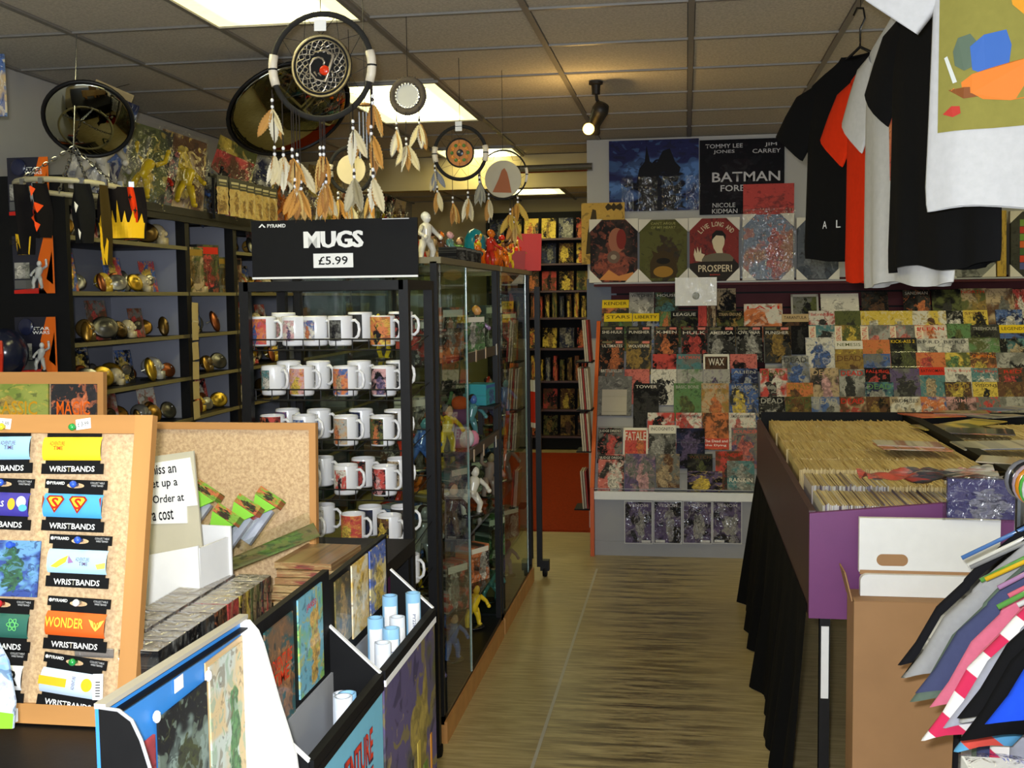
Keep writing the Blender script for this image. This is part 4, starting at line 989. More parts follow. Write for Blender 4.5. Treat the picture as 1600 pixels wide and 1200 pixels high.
def carton(loc, w, d, h, rz, art, label, cat='box', group=None, win=True, name='toy_box'):
    t = empty(name, loc, (0,0,rz), label=label, cat=cat, group=group)
    obj('box', MB().box((0,0,h/2),(w,d,h)), 'cover', t, art=art3(art), seed=loc[1]*7+loc[2]*3)
    if win: obj('window', MB().box((0,-d/2-.001,h*.45),(w*.66,.002,h*.5)), 'film', t)
    obj('header', MB().box((0,-d/2-.001,h*.88),(w*.9,.0015,h*.14)), 'ink', t, c=pc(art[2]))
    return t
# ================================================================ glass cabinets along the aisle
def cabinet(y0, y1, label, panes, shelves):
    t = empty('glass_cabinet', (-.86,y0,0), label=label, cat='display cabinet'); D = .5; Lc = y1-y0
    for x in (0,-D):
        for y in (0.012,Lc-.012): obj('post', MB().box((x-.012,y,.90),(.024,.024,1.66)), 'blackmetal', t)
    obj('plinth', MB().box((-D/2,Lc/2,.04),(D+.02,Lc,.08)), 'woodh', t)
    obj('bottom', MB().box((-D/2,Lc/2,.09),(D,Lc,.02)), 'blackmetal', t)
    obj('clear_top_for_light', MB().box((-D/2,Lc/2,1.741),(D-.02,Lc-.02,.008)), 'acrylic', t)  # solid top made clear so that ceiling light reaches the shelves
    for x in (0,-D): obj('top_rail', MB().box((x,Lc/2,1.735),(.03,Lc,.022)), 'paint', t, c=C(120,112,84))
    for y in (.015,Lc-.015): obj('top_rail', MB().box((-D/2,y,1.735),(D-.03,.03,.022)), 'paint', t, c=C(120,112,84))
    for z in shelves: obj('glass_shelf', MB().box((-D/2,Lc/2,z),(D-.05,Lc-.04,.008)), 'acrylic', t)
    for (a, b_, xo) in panes:
        g = obj('glass_door', MB().box((xo,(a+b_)/2,.91),(.005,b_-a,1.62)), 'glass', t)
        obj('glass_edge', MB().box((xo,b_,.91),(.008,.012,1.62)), 'edgeglass', g)
    obj('back_glass', MB().box((-D,Lc/2,.91),(.005,Lc-.05,1.62)), 'glass', t)
    for y in (.004,Lc-.004): obj('end_glass', MB().box((-D/2,y,.91),(D-.05,.005,1.62)), 'glass', t)
    return t
CZ = [1.36,.97,.62,.32]
cabinet(3.84,5.12,'tall glass display cabinet nearest the mug stand with one door slid open',[(.03,.50,0.004)],CZ)
cabinet(5.16,6.18,'second tall glass display cabinet farther down the aisle',[(.03,.82,0.004)],CZ)
ca = empty('trolley_foot', (-.80,6.28,0), label='black castor foot at the far end of the glass cabinets', cat='castor')
obj('wheel', MB().lathe([(0,-.012),(.03,-.012),(.034,0),(.03,.012),(0,.012)],16), 'black', ca, (0,0,.034), (0,R(90),0)); obj('fork', MB().box((0,0,.07),(.05,.05,.06)), 'blackmetal', ca); obj('post', MB().box((-.03,.0,.86),(.03,.03,1.6)), 'blackmetal', ca)
# contents, placed by shelf
FC = [('red','r'),('teal','t'),('grey','g'),('orange','o'),('purple','p'),('brown','h'),('green','n'),('blue','b'),('white','w'),('dark','d'),('yellow','y'),('pink','i')]
cnt = 0
for si, z in enumerate([1.36,.97,.62,.32,.10]):
    for k in range(14):
        y = 3.96+k*.158+rnd.uniform(-.02,.02)
        if 5.06 < y < 5.24: y += .14
        if y > 6.1: continue
        x = -.96 - (k % 3)*.11; cn, cc = FC[(k*5+si*7) % 12]; zz = z+.005
        which = 'near' if y < 5.13 else 'far'; lab_end = f'on the {ORD[si]} shelf of the {which} glass cabinet, place {ORD[k]}'
        if (k+si) % 3 == 0:
            carton((x,y,zz), .13,.09,.16+.04*(k%2), R(60), cc+'dw' if cc != 'd' else 'gkw', f'{cn} boxed toy {lab_end}', group='toys in the glass cabinets')
        else:
            figurine((x,y,zz), .17+.05*((k*3+si) % 3)/2, R(50+40*(k%3)), pc(cc), SKIN if k % 2 else pc(FC[(k+si) % 12][1]), C(40,30,26), f'{cn} figurine {lab_end}', 20+(k+si*3) % 9, group='toys in the glass cabinets')
def pick(px, py, X): return at(px, py, X=X)
# what shows in the open bay
p = pick(750,588,-.93); carton((p.x,p.y,1.117), .12,.1,.095, R(80), 'xxb', 'turquoise box under the upper shelf of the open cabinet bay', win=False)
obj('riser', MB().box((0,0,0),(.16,.18,.012)), 'blackmetal', None, (p.x,p.y,1.108)); riser = bpy.data.objects['riser']; tag(riser,'small black riser under the turquoise box','riser')
obj('riser_leg', MB().box((0,0,-.069),(.02,.02,.126)), 'blackmetal', riser)
tag_me = MB().box((0,0,0),(.002,.022,.05)).mesh('price_tag')
for i, (px,py) in enumerate(((743,556),(758,551),(775,546),(740,712),(755,703),(774,690))):
    q_ = at(px,py,X=-.855); o = obj('price_tag', tag_me, 'paint', None, (-.852,q_.y,q_.z), (R(6*(i%3-1)),0,0), c=C(206,180,150) if i % 3 < 2 else C(216,212,208)); tag(o, f'small {"tan" if i%3<2 else "white"} price tag, {ORD[i%3]} on the {"upper" if i<3 else "lower"} shelf edge of the open cabinet', 'price tag', 'price tags on the shelf edge')
for i, z in enumerate((1.35,.96)):
    tag(obj('shelf_strip', MB().box((-.862,4.72,z+.012),(.012,.74,.04)), 'paint', None, c=C(58,50,40)), f'dark wooden strip on the {"upper" if i==0 else "lower"} shelf edge of the open cabinet', 'shelf strip')
p = pick(745,505,-.95); figurine((p.x,p.y,1.366), .2, R(70), C(150,120,160), C(206,150,90), C(190,140,60), 'gold and lilac doll standing in the open cabinet bay', 40)
p = pick(742,690,-.92); 
t = empty('plush_toy', (-.93,4.55,.976), label='plush toy in grey, white and pink with an orange hat in the open cabinet bay', cat='plush toy', scale=.9)
obj('body', MB().ball((0,0,.06),(.055,.06,.06),12,8).mesh('body',True), 'fabric', t, c=C(120,116,150)); obj('belly', MB().ball((.03,-.02,.05),(.04,.045,.045),12,8).mesh('belly',True), 'fabric', t, c=C(206,206,206)); obj('foot', MB().ball((.05,.05,.04),(.03,.035,.04),10,6).mesh('foot',True), 'fabric', t, c=C(206,130,150))
obj('head', MB().ball((0,0,.15),(.045,.05,.045),12,8).mesh('head',True), 'fabric', t, c=C(120,70,110)); obj('hat', MB().ball((0,0,.21),(.04,.045,.035),12,8).mesh('hat',True), 'fabric', t, c=C(204,84,28))
# ================================================================ figures on top of the cabinets
TOPZ = 1.746
tops = [(666,.19,'white','w','k','white armoured figurine standing on the near glass cabinet'),(690,.13,'brown','h','o','brown figurine right of the white armoured one'),(703,.14,'teal','t','i','small teal and brown figurine on the cabinet top'),
 (757,.17,'dark','d','g','dark winged figurine on the cabinet top'),(786,.16,'orange','o','y','orange winged figurine above the cabinets'),(812,.17,'mustard','m','r','mustard figurine near the red bags')]
for i, (px,h,cn,cc,c2,lb) in enumerate(tops):
    p = pick(px, 390, -1.0); figurine((min(-.92,at(px,380,Y=min(p.y,6.08)).x),min(p.y,6.08),TOPZ), h, R(60+20*i), pc(cc), pc(c2) if cn != 'white' else C(214,212,206), pc(c2) if cn != 'white' else C(206,206,204), lb, 50+i)
def wing(t, c):
    for s in (-1,1): obj('wing', MB().sheet(lambda u,v,s=s: (s*(.05+.5*u), .06+.12*u*u, .62+.45*u*(1-v)+.1*v-.35*v*u),8,5).mesh('wing',True), 'gloss', t, c=c)
for o in list(bpy.data.objects):
    if o.get('label','').startswith('dark winged'): wing(o, C(90,90,96))
    if o.get('label','').startswith('orange winged'): wing(o, C(206,130,40))
p = pick(742,380,-.97)
t = empty('egg_ornament', (-.97,p.y,TOPZ), label='glossy teal egg ornament on a dark stand above the cabinets', cat='ornament')
obj('egg', MB().lathe([(0,.04),(.035,.05),(.052,.09),(.048,.13),(.03,.165),(0,.178)],20).mesh('egg',True), 'gloss', t, c=C(20,130,140)); obj('stand', MB().lathe([(0,0),(.05,0),(.05,.01),(.02,.02),(.034,.05),(0,.05)],16), 'blackmetal', t)
for i, px in enumerate((768,779)):
    p = pick(px,384,-.95); t = empty('pumpkin_ornament', (-.95,p.y,TOPZ), label=f'{"left" if i==0 else "right"} one of two shiny orange pumpkin ornaments on the cabinet', cat='ornament', group='pumpkin ornaments')
    mb = MB(); 
    for k in range(8):
        a = 2*math.pi*k/8; mb.ball((.028*math.cos(a),.028*math.sin(a),.045),(.026,.026,.043),8,6)
    obj('fruit', mb.mesh('fruit',True), 'gloss', t, c=C(226,100,14)); obj('stalk', MB().tube([(0,0,.08),(.004,0,.105)],.006,6), 'paint', t, c=C(70,80,40))
for i, (px, hh, cc, lb) in enumerate(((800,.10,C(150,30,24),'dark red gift bag beside the pumpkin ornaments'),(826,.2,C(190,40,36),'tall red gift bag with handles at the far end of the cabinets'))):
    Yp = 5.9 if i == 0 else 6.1; t = empty('gift_bag', (at(px,380,Y=Yp).x,Yp,TOPZ), (0,0,R(20)), label=lb, cat='gift bag')
    b = .06; obj('bag', MB().add([(-b,-.03,0),(b,-.03,0),(b,.03,0),(-b,.03,0),(-b*1.1,-.034,hh),(b*1.1,-.034,hh),(b*1.1,.034,hh),(-b*1.1,.034,hh)],[(0,3,2,1),(0,1,5,4),(1,2,6,5),(2,3,7,6),(3,0,4,7)]), 'paint', t, c=cc)
    obj('handle', MB().tube([(-.03,-.034,hh),(-.025,-.034,hh+.04),(.025,-.034,hh+.04),(.03,-.034,hh)],.003,6), 'paint', t, c=C(206,160,60))
for i in range(9):
    Yp = 4.15+i*.22; figurine((-1.2,Yp,TOPZ), .12+.03*(i%3), R(40*i), pc('oyhmrcgtn'[i]), SKIN, C(60,40,26), f'{pn("oyhmrcgtn"[i])} figurine in the back line on the cabinet tops, {ORD[i]} from near', 60+i, group='figurines in the back line on the cabinets')
for i in range(9):
    Yp = 4.86+i*.15; cc = 'oyrmohysr'[i]; figurine((-.90-.03*(i%2),Yp,TOPZ), .11+.03*(i%3), R(70+25*i), pc(cc), pc('ycomy'[i%5]), pc('rhoyk'[i%5]), f'{pn(cc)} figurine in the front line on the cabinet tops, {ORD[i]} from near', 80+i, group='figurines in the front line on the cabinets')
for i in range(4):
    t = carton((-.93,4.45+i*.11,TOPZ), .09,.08,.06, R(75), 'dkg', f'small dark box on the near cabinet top, {ORD[i]} from the near end', win=False, group='small dark boxes on the cabinet')

# ================================================================ wall cabinet on the left
WX, WY0, WY1, WZ = -2.5, 4.29, 10.6, 2.06
wc_ = empty('wall_cabinet', (-2.95,WY0,0), label='long black shelving unit with grey back panels along the left wall', cat='shelving')
def wpart(name, ctr, d, mat, **kw): return obj(name, MB().box((ctr[0]+2.95,ctr[1]-WY0,ctr[2]),d), mat, wc_, **kw)
wpart('end_panel', (-2.74,WY0-.02,1.06),(.5,.03,2.12), 'black')
bays = [4.29,5.41,6.02,7.1,8.2,9.4,10.6]
M['greyback'] = pmat('grey_back_panel', C(136,138,150), .5, var=.06, scale=4)
for a, b_ in zip(bays, bays[1:]): wpart('back_panel', (-2.94,(a+b_)/2,1.02),(.02,b_-a-.01,2.0), 'greyback')
for b_ in bays[1:]: wpart('upright', (WX-.03,b_,1.02),(.05,.05,2.04), 'blackmetal'); wpart('bay_divider', (-2.72,b_,1.02),(.42,.012,2.0), 'greyback')
wpart('top_board', (-2.72,(WY0+WY1)/2,2.045),(.46,WY1-WY0,.03), 'blackmetal'); wpart('fascia', (WX+.0,(WY0+WY1)/2,2.035),(.012,WY1-WY0,.07), 'blackmetal')
SHZ = [1.87,1.64,1.425,1.21,1.0,.78,.5,.2]
for z in SHZ:
    for bi_, (a, b_) in enumerate(zip(bays, bays[1:])):
        if z > 1.8 and bi_ == 1: continue
        o = wpart('shelf', (-2.72,(a+b_)/2,z),(.42,b_-a-.02,.012), 'blackmetal'); wpart('shelf_edge', (WX-.005,(a+b_)/2,z),(.006,b_-a-.02,.018), 'paint', c=C(116,108,72))
disc_me = MB().lathe([(0,-.006),(.036,-.006),(.04,0),(.034,.006),(.026,.004),(.016,.012),(0,.014)],16,sx=1.2).mesh('face',True)
oval_me = MB().lathe([(0,-.006),(.03,-.006),(.033,0),(.026,.008),(0,.010)],16,sx=.75,sy=1.45).mesh('face',True)
skull = MB().ball((0,0,.05),(.034,.04,.036),12,8); skull.box((0,-.03,.018),(.036,.03,.03)); skull.ball((-.013,-.036,.048),(.009,.008,.01),6,4); skull.ball((.013,-.036,.048),(.009,.008,.01),6,4)
skull_me = skull.mesh('skull',True)
pin_me = MB().tube([(-.02,.004,-.02),(.02,.012,.02)],.003,6).mesh('prong')
BC = [('brass',C(176,136,60)),('silver',C(170,168,160)),('black and gold',C(96,76,40)),('copper',C(150,86,50)),('pewter',C(110,108,100)),('gold',C(206,170,60))]
num = 0
for si, z in enumerate(SHZ[:5]):
    for bi_, (a, b_) in enumerate(zip(bays[:3], bays[1:4])):
        if z > 1.8 and bi_ == 1: continue
        n = max(4, int((b_-a)/.085))
        for k in range(n):
            y = a+.09+k*(b_-a-.14)/n+rnd.uniform(-.02,.02); cn, cc = BC[(k*2+si+bi_) % 6]
            sz_ = rnd.uniform(.95,1.35); lb = f'on {ORD[si]} shelf of {ORD[bi_]} wall cabinet bay, {ORD[k]} along'
            kind = (k+si*2+bi_) % 5
            if kind in (0,1,3):
                t = empty('belt_buckle', (-2.58-.09*(k%2),y,z+.046*sz_+.004), (R(70),0,R(60+rnd.uniform(-25,25))), label=f'{cn} {"round" if kind!=1 else "oval"} belt buckle {lb}', cat='belt buckle', group='ornaments in the wall cabinet', scale=sz_)
                obj('face', disc_me if kind != 1 else oval_me, 'brass', t, c=cc); obj('prong', pin_me, 'steel', t, (0,0,-.01))
            elif kind == 2:
                t = empty('skull_ornament', (-2.62,y,z+.006), (0,0,R(70+rnd.uniform(-20,20))), label=f'{cn} skull ornament {lb}', cat='ornament', group='ornaments in the wall cabinet', scale=sz_)
                obj('skull', skull_me, 'gloss', t, c=cc if k % 2 else C(190,176,140)); obj('base', MB().box((0,0,.003),(.07,.06,.006)), 'black', t)
            else:
                t = empty('carded_badge', (-2.64,y,z+.006), (R(-12),0,R(68)), label=f'{cn} carded badge {lb}', cat='badge card', group='ornaments in the wall cabinet', scale=sz_)
                obj('card', MB().box((0,0,.075),(.09,.003,.15)), 'cover', t, art=art3(['wrc','kby','ghr','bry','krw'][(k+si) % 5]), seed=k+si*3.1); obj('badge', disc_me, 'brass', t, (0,-.008,.06), (R(90),0,0), .6, c=cc)
# larger boxed toys in the second bay
for i, (px, h_, a) in enumerate(((305,.24,'ecm'),(330,.26,'der'),(352,.2,'gem'),(366,.2,'hck'))):
    p = at(px,455,X=-2.56); carton((-2.60,p.y,1.647), .17,.07,h_, R(72), a, f'{pn(a[0])} blister toy standing on the upper shelf of the second bay, {ORD[i]} from left', name='blister_toy', group='blister toys in the second bay')
# a strip of tan tickets down the upright
for i in range(6):
    p = at(309+i*.6,470+i*32,X=-2.46); o = obj('ticket', MB().box((0,0,0),(.002,.07,.09)), 'paint', None, (-2.468,p.y-.02,1.55-i*.1), (R(3*(i%3-1)),0,0), c=C(190,170,120)); tag(o, f'tan price ticket on the cabinet upright, {ORD[i]} from the top', 'ticket', 'tickets on the upright')
# carded action figures on the black end panel
def blister(px, py0, py1, label, lead, txt=True, tilt=0):
    Y = 4.25; a = at(px-30, py1, Y=Y); b = at(px+30, py0, Y=Y); w, h = b.x-a.x, b.z-a.z
    t = empty('carded_figure', ((a.x+b.x)/2,Y-.005,a.z), (0,R(tilt),0), label=label, cat='toy', group='carded figures on the black panel')
    obj('card', MB().box((0,0,h/2),(w,.003,h)), 'paint', t, c=C(24,24,40))
    for nm, poly, cc in (('orange_print',[(.1,.0),(.5,0),(.5,1),(.28,1),(.12,.6)],C(216,100,24)),('red_print',[(-.5,0),(.3,0),(.2,.1),(-.5,.06)],C(196,40,30)),('yellow_print',[(.30,.25),(.46,.15),(.46,.75)],C(230,180,40))):
        obj(nm, MB().flat([(x*w,z*h) for x, z in poly],-.0022), 'ink', t, c=cc)
    obj('hood', MB().ball((-.22*w,-.006,h*.83),(.2*w,.008,.15*h),14,8).mesh('hood',True), 'gloss', t, c=C(30,34,60))
    obj('photo', MB().box((-.28*w,-.003,h*.40),(.36*w,.002,h*.28)), 'cover', t, art=art3('lgw'), seed=px); obj('caption', MB().box((-.26*w,-.003,h*.16),(.42*w,.002,h*.15)), 'paint', t, c=C(90,90,88))
    if txt:
        letters('STAR', t, .14*w, -.0035, h*.80, w*.42, h*.055, WHITE, .03); letters('WARS', t, .14*w, -.0035, h*.73, w*.42, h*.055, WHITE, .03)
    m = fig_meshes(70); f = obj('toy_figure', m[0], 'gloss', t, (.14*w,-.018,h*.08), (0,0,0), .115, c=C(190,190,190)); obj('toy_head', m[1], 'gloss', f, c=C(200,200,198))
    obj('blister_dome', MB().box((.14*w,-.02,h*.27),(.44*w,.036,h*.44)), 'acrylic', t)
blister(46,245,337,'carded white toy figure on the black panel, topmost of three','w')
blister(54,368,459,'carded white toy figure on the black panel, middle of three','w',False)
blister(58,495,585,'carded white toy figure on the black panel, lowest of three','w')
t = empty('helmet_toy', (at(10,590,Y=4.15).x,4.15,at(10,590,Y=4.15).z), label='dark blue and red round toy at the left edge below the carded figures', cat='toy')
obj('dome', MB().ball((0,0,.1),(.09,.09,.1),14,9).mesh('dome',True), 'gloss', t, c=C(26,30,48)); obj('stripe', MB().tube([(-.03,-.088,.02),(-.01,-.098,.1),(-.02,-.08,.16)],.012,6), 'gloss', t, c=C(196,50,30)); obj('stripe', MB().tube([(.03,-.088,.02),(.04,-.092,.1),(.03,-.08,.15)],.012,6), 'gloss', t, c=C(196,50,30))
obj('peg', MB().tube([(0,0,.1),(0,.1,.1)],.01,6), 'blackmetal', t)
p = at(2,182,Y=3.6); a = at(13,82,Y=3.6)
t = empty('hanging_pack', (p.x-.04,3.6,p.z), label='blue and tan printed pack cut by the left edge near the ceiling', cat='pack')
obj('card', MB().box((.0,0,.105),(.12,.01,.21)), 'cover', t, art=art3('bcw'), seed=4); obj('hook', MB().tube([(0,0,.21),(0,0,.3),(0,.05,.32)],.003,6), 'blackmetal', t)
# ================================================================ packs along the top of the wall cabinet
PK = [('blue','bvw'),('silver and green','gel'),('dark green','edy'),('black','kgr'),('brown','hcy'),('grey','gdb'),('dark red','hrk'),('olive','eym'),('navy','vlg'),('yellow','ymh'),('charcoal','dgo'),('tan','chw'),('purple','pyc'),('gold','myw'),('mustard','mhy'),('slate','glg'),('ochre','moh'),('pale grey','lgw')]
for i in range(24):
    y = 4.6+i*.225+rnd.uniform(-.03,.03); cn, a = PK[i % 18]
    h_ = [.50,.44,.40,.34,.42,.36,.38][i % 7]*(1 if i < 6 else 1.0); w_ = .26 if i % 3 else .22
    t = empty('bagged_toy', (-2.58-.06*(i%2),y,2.065), (R(-10),R(rnd.uniform(8,30)),R(50+rnd.uniform(-22,16))), label=f'{cn} bagged toy on top of the wall cabinet, {ORD[i] if i<20 else str(ORD[i-20])+" past the twentieth"} from near', cat='toy', group='bagged toys on the wall cabinet')
    obj('card', MB().box((0,.01,h_/2),(w_,.004,h_)), 'cover', t, art=art3(a), seed=i*2.7)
    obj('toy', fig_meshes(20+i%9)[0], 'gloss', t, (0,-.03,.03), (0,0,0), h_*.62, c=[v*.7 for v in pc(a[2])])
    def fn(u, v, w_=w_, h_=h_, i=i): return ((u-.5)*w_*1.06, -.05*math.sin(math.pi*u)*math.sin(math.pi*min(1,v*1.1))-.008-.006*math.sin(17*u+i)*math.sin(11*v+i*2), v*h_*1.04)
    obj('clear_bag', MB().sheet(fn,10,12).mesh('clear_bag',True), 'film', t)
# gold header bags on the front of the cabinet top
rail_y = [at(px,300,X=-2.44).y for px in (345,364,376,388,400,411,423)]
strip = empty('bag_rail', (-2.46,(rail_y[0]+rail_y[-1])/2,2.26), label='black hanging strip carrying the gold bags', cat='rail')
obj('strip', MB().box((0,0,0),(.008,rail_y[-1]-rail_y[0]+.2,.02)), 'blackmetal', strip)
for s in (-1,1): obj('bracket', MB().box((-.02,s*(rail_y[-1]-rail_y[0])/2,-.11),(.012,.012,.22)), 'blackmetal', strip)
for i, y in enumerate(rail_y):
    t = empty('gold_bag', (-2.435,y,2.06), (0,0,R(78)), label=f'small gold bag with a grey printed header, {ORD[i]} from left on the strip', cat='bag', group='gold bags on the strip')
    obj('bag', MB().sheet(lambda u,v: ((u-.5)*.10,-.006-.012*math.sin(math.pi*u)-.003*math.sin(19*v+9*u+i),v*.145),8,10).mesh('bag',True), 'shiny', t, art=(C(196,160,70),C(206,176,90),C(160,120,40)), seed=i*3)
    obj('header', MB().box((0,-.006,.175),(.10,.004,.06)), 'paint', t, c=C(60,58,46)); obj('header_print', MB().box((0,-.009,.178),(.07,.001,.012)), 'ink', t, c=C(190,180,140)); obj('header_print', MB().box((0,-.009,.160),(.06,.001,.008)), 'ink', t, c=C(150,140,100))
    obj('hook', MB().tube([(0,-.004,.2),(0,.01,.215)],.003,6), 'steel', t)
p = at(175,150,Y=4.9)
tag(obj('paper_sign', MB().box((0,0,0),(.20,.003,.085)), 'paint', None, (p.x,4.9,p.z), (R(0),R(24),0), c=C(196,172,120)), 'tan hand-lettered paper sign tilted beside the round mirror', 'sign')
ps = bpy.data.objects['paper_sign']
for k in range(5): obj('pen_mark', MB().bar((-.04+.026*k,-.003,-.02+.004*k),(-.03+.026*k,-.003,.012-.003*k),.003,.001), 'ink', ps, c=C(30,28,26))
obj('string', MB().tube([(0,0,.04),(.06,0,ZC-p.z-.02)],.0012,5), 'blackmetal', ps)
# ================================================================ convex mirrors
def mirror(px, py, Y, rx, rz, r, label):
    p = at(px,py,Y=Y); t = empty('convex_mirror', p, (rx,0,rz), label=label, cat='mirror')
    prof = [(r*math.sin(a),-.0-(r*.9*math.cos(a)-r*.9*math.cos(R(50)))) for a in [R(50*i/10) for i in range(11)]]
    prof = [(r*math.sin(a)/math.sin(R(50)), -(math.cos(a)-math.cos(R(50)))*r*.55) for a in [R(50*i/10) for i in range(11)]]
    g = obj('mirror_dome', MB().lathe(prof,40).mesh('mirror_dome',True), 'mirror', t)
    obj('rim', MB().tube([(r*math.cos(a),r*math.sin(a),0) for a in [2*math.pi*i/40 for i in range(40)]],.008,8,True).mesh('rim',True), 'blackmetal', t)
    obj('back', MB().lathe([(0,.03),(r*.6,.02),(r,.0),(0,.0)],32), 'blackmetal', t)
    obj('bracket', MB().tube([(0,0,.02),(0,.0,.12)],.012,8), 'blackmetal', t)
    return t
mirror(138,187,4.2,R(-50),R(22),.168,'round convex mirror with a black rim above the hanging ring')
mirror(452,172,4.9,R(-38),R(48),.28,'large dark convex mirror behind the big dreamcatcher')
# ================================================================ hanging ring with scarves
p = at(113,294,Y=4.1); rr = .205
t = empty('hanging_ring', p, (R(-4),R(2),0), label='pale round hanging rail on chains below the convex mirror', cat='rail')
obj('ring', MB().tube([(rr*math.cos(a),rr*math.sin(a),0) for a in [2*math.pi*i/40 for i in range(40)]],.011,10,True).mesh('ring',True), 'paint', t, c=C(168,160,128))
link = MB().tube([(.006*math.cos(a),0,.013*math.sin(a)) for a in [2*math.pi*i/10 for i in range(10)]],.0022,5,True).mesh('chain_link')
for k in range(4):
    a = R(45+90*k); e = Vector((rr*math.cos(a),rr*math.sin(a),0)); top = Vector((.0,0,.16))
    n = 13
    for j in range(n):
        q_ = e.lerp(top,(j+.5)/n); obj('chain_link', link, 'steel', t, q_, ((top-e).to_track_quat('Z','X') @ Euler((0,0,R(90*(j%2)))).to_quaternion()).to_euler())
obj('top_wire', MB().tube([(0,0,.16),(0,0,ZC-p.z-.005)],.002,6), 'steel', t)
RC0 = Vector(p)
def on_ring(px, back=False):
    x = at(px,300,Y=RC0.y-.1).x; dx = max(-rr,min(rr,x-RC0.x)); y = RC0.y+(1 if back else -1)*(rr*rr-dx*dx)**.5
    return Vector((RC0.x+dx,y,RC0.z-.004))
def cloth(loc, w, h, rz, c, label, motif=None, taper=.7, knot=False):
    t = empty('bandana', loc, (0,0,rz), label=label, cat='bandana', group='bandanas on the hanging ring')
    def fn(u, v): 
        ww = w*(taper+(1-taper)*math.sin(math.pi*min(1,(1-v)*1.1+.12))); return ((u-.5)*ww, -.04*math.sin(math.pi*u)-.012*math.sin(10*u+v*4), -h*(1-v))
    obj('cloth', MB().sheet(fn,14,14).mesh('cloth',True), 'fabric', t, c=c)
    obj('clip', MB().box((0,-.01,.008),(.02,.012,.03)), 'steel', t)
    if motif: motif(t, fn)
    return t
def shape_on(t, fn, pts, c, name='print'):
    mb = MB(); P = []
    for u, v in pts:
        q_ = fn(u,v); P.append((q_[0], q_[1]-.012, q_[2]))
    n = len(P); cc = (sum(q_[0] for q_ in P)/n, min(q_[1] for q_ in P), sum(q_[2] for q_ in P)/n)
    mb.add(P+[cc], [(i,(i+1)%n,n) for i in range(n)]); obj(name, mb, 'ink', t, c=c)
YEL = C(222,176,30)
def flames(t, fn):
    base = [(0.02,.02),(.98,.02)]
    pts = [(.02,.02),(.98,.02),(.97,.34),(.9,.5),(.86,.34),(.78,.62),(.72,.36),(.62,.52),(.58,.34),(.48,.72),(.44,.38),(.34,.56),(.3,.36),(.2,.66),(.16,.36),(.06,.5)]
    mb = MB(); 
    for i in range(len(pts)): pass
    # fan each tongue to the lower band
    band = [(x/10, .30) for x in range(11)]
    def P(u,v,l=.010): q_ = fn(u,v); return (q_[0], q_[1]-l, q_[2])
    mb.sheet(lambda u,v: P(.02+.96*u,.02+.30*v), 14, 4)
    for c_, hh in ((.1,.5),(.22,.68),(.36,.56),(.5,.74),(.64,.54),(.78,.64),(.91,.5)): mb.add([P(c_-.055,.30),P(c_+.055,.30),P(c_+.025,(.3+hh)/2),P(c_,hh),P(c_-.025,(.3+hh)/2)],[(0,1,2,3,4)])
    obj('flame_print', mb, 'ink', t, c=YEL)
p2 = on_ring(178); cloth(p2,.19,.2,R(10),C(24,20,20),'black bandana with yellow flames hanging from the ring',flames,.9)
p2 = on_ring(205); cloth(p2+Vector((.03,.02,0)),.09,.2,R(30),C(216,56,16),'orange-red bandana with black crosses beside the flame one',lambda t,fn:[shape_on(t,fn,[(cu-.1,cv),(cu-.03,cv+.02),(cu,cv+.08),(cu+.03,cv+.02),(cu+.1,cv),(cu+.03,cv-.02),(cu,cv-.08),(cu-.03,cv-.02)],C(26,22,22)) for cu,cv in ((.4,.8),(.6,.55),(.4,.3))])
p2 = on_ring(92); cloth(p2,.07,.2,R(-10),C(20,18,18),'black and orange spotted scarf hanging at the left of the ring',lambda t,fn:[shape_on(t,fn,[(cu-.2,cv),(cu,cv+.1),(cu+.2,cv+.04),(cu+.1,cv-.1)],C(220,72,20)) for cu,cv in ((.4,.85),(.6,.55),(.35,.35),(.6,.2))])
p2 = on_ring(142); cloth(p2,.09,.22,R(0),C(22,22,22),'black glove-like scarf with white marks on the ring',lambda t,fn:[shape_on(t,fn,[(cu-.1,cv),(cu,cv+.09),(cu+.12,cv+.02),(cu+.03,cv-.1)],C(214,210,200)) for cu,cv in ((.5,.6),(.62,.15))])
p2 = on_ring(124,True); cloth(p2,.07,.14,R(-20),C(30,60,40),'dark green scarf hanging behind the black ones',None)
p2 = on_ring(163); cloth(p2,.03,.30,R(0),C(60,48,20),'narrow dark yellow tail hanging left of the flame bandana',lambda t,fn:[shape_on(t,fn,[(.1,.0),(.9,.0),(.9,.3),(.5,.5),(.1,.3)],YEL)],.6)
p2 = on_ring(60)
t = cloth(p2,.065,.26,R(-15),C(24,22,22),'black scarf with a yellow lettered end at the left of the ring',lambda t,fn:[shape_on(t,fn,[(.05,.0),(.95,.0),(.95,.26),(.05,.3)],YEL)],.9)
letters('ICH', t, -.003, -.062, -.215, .04, .022, C(40,36,20), .02)
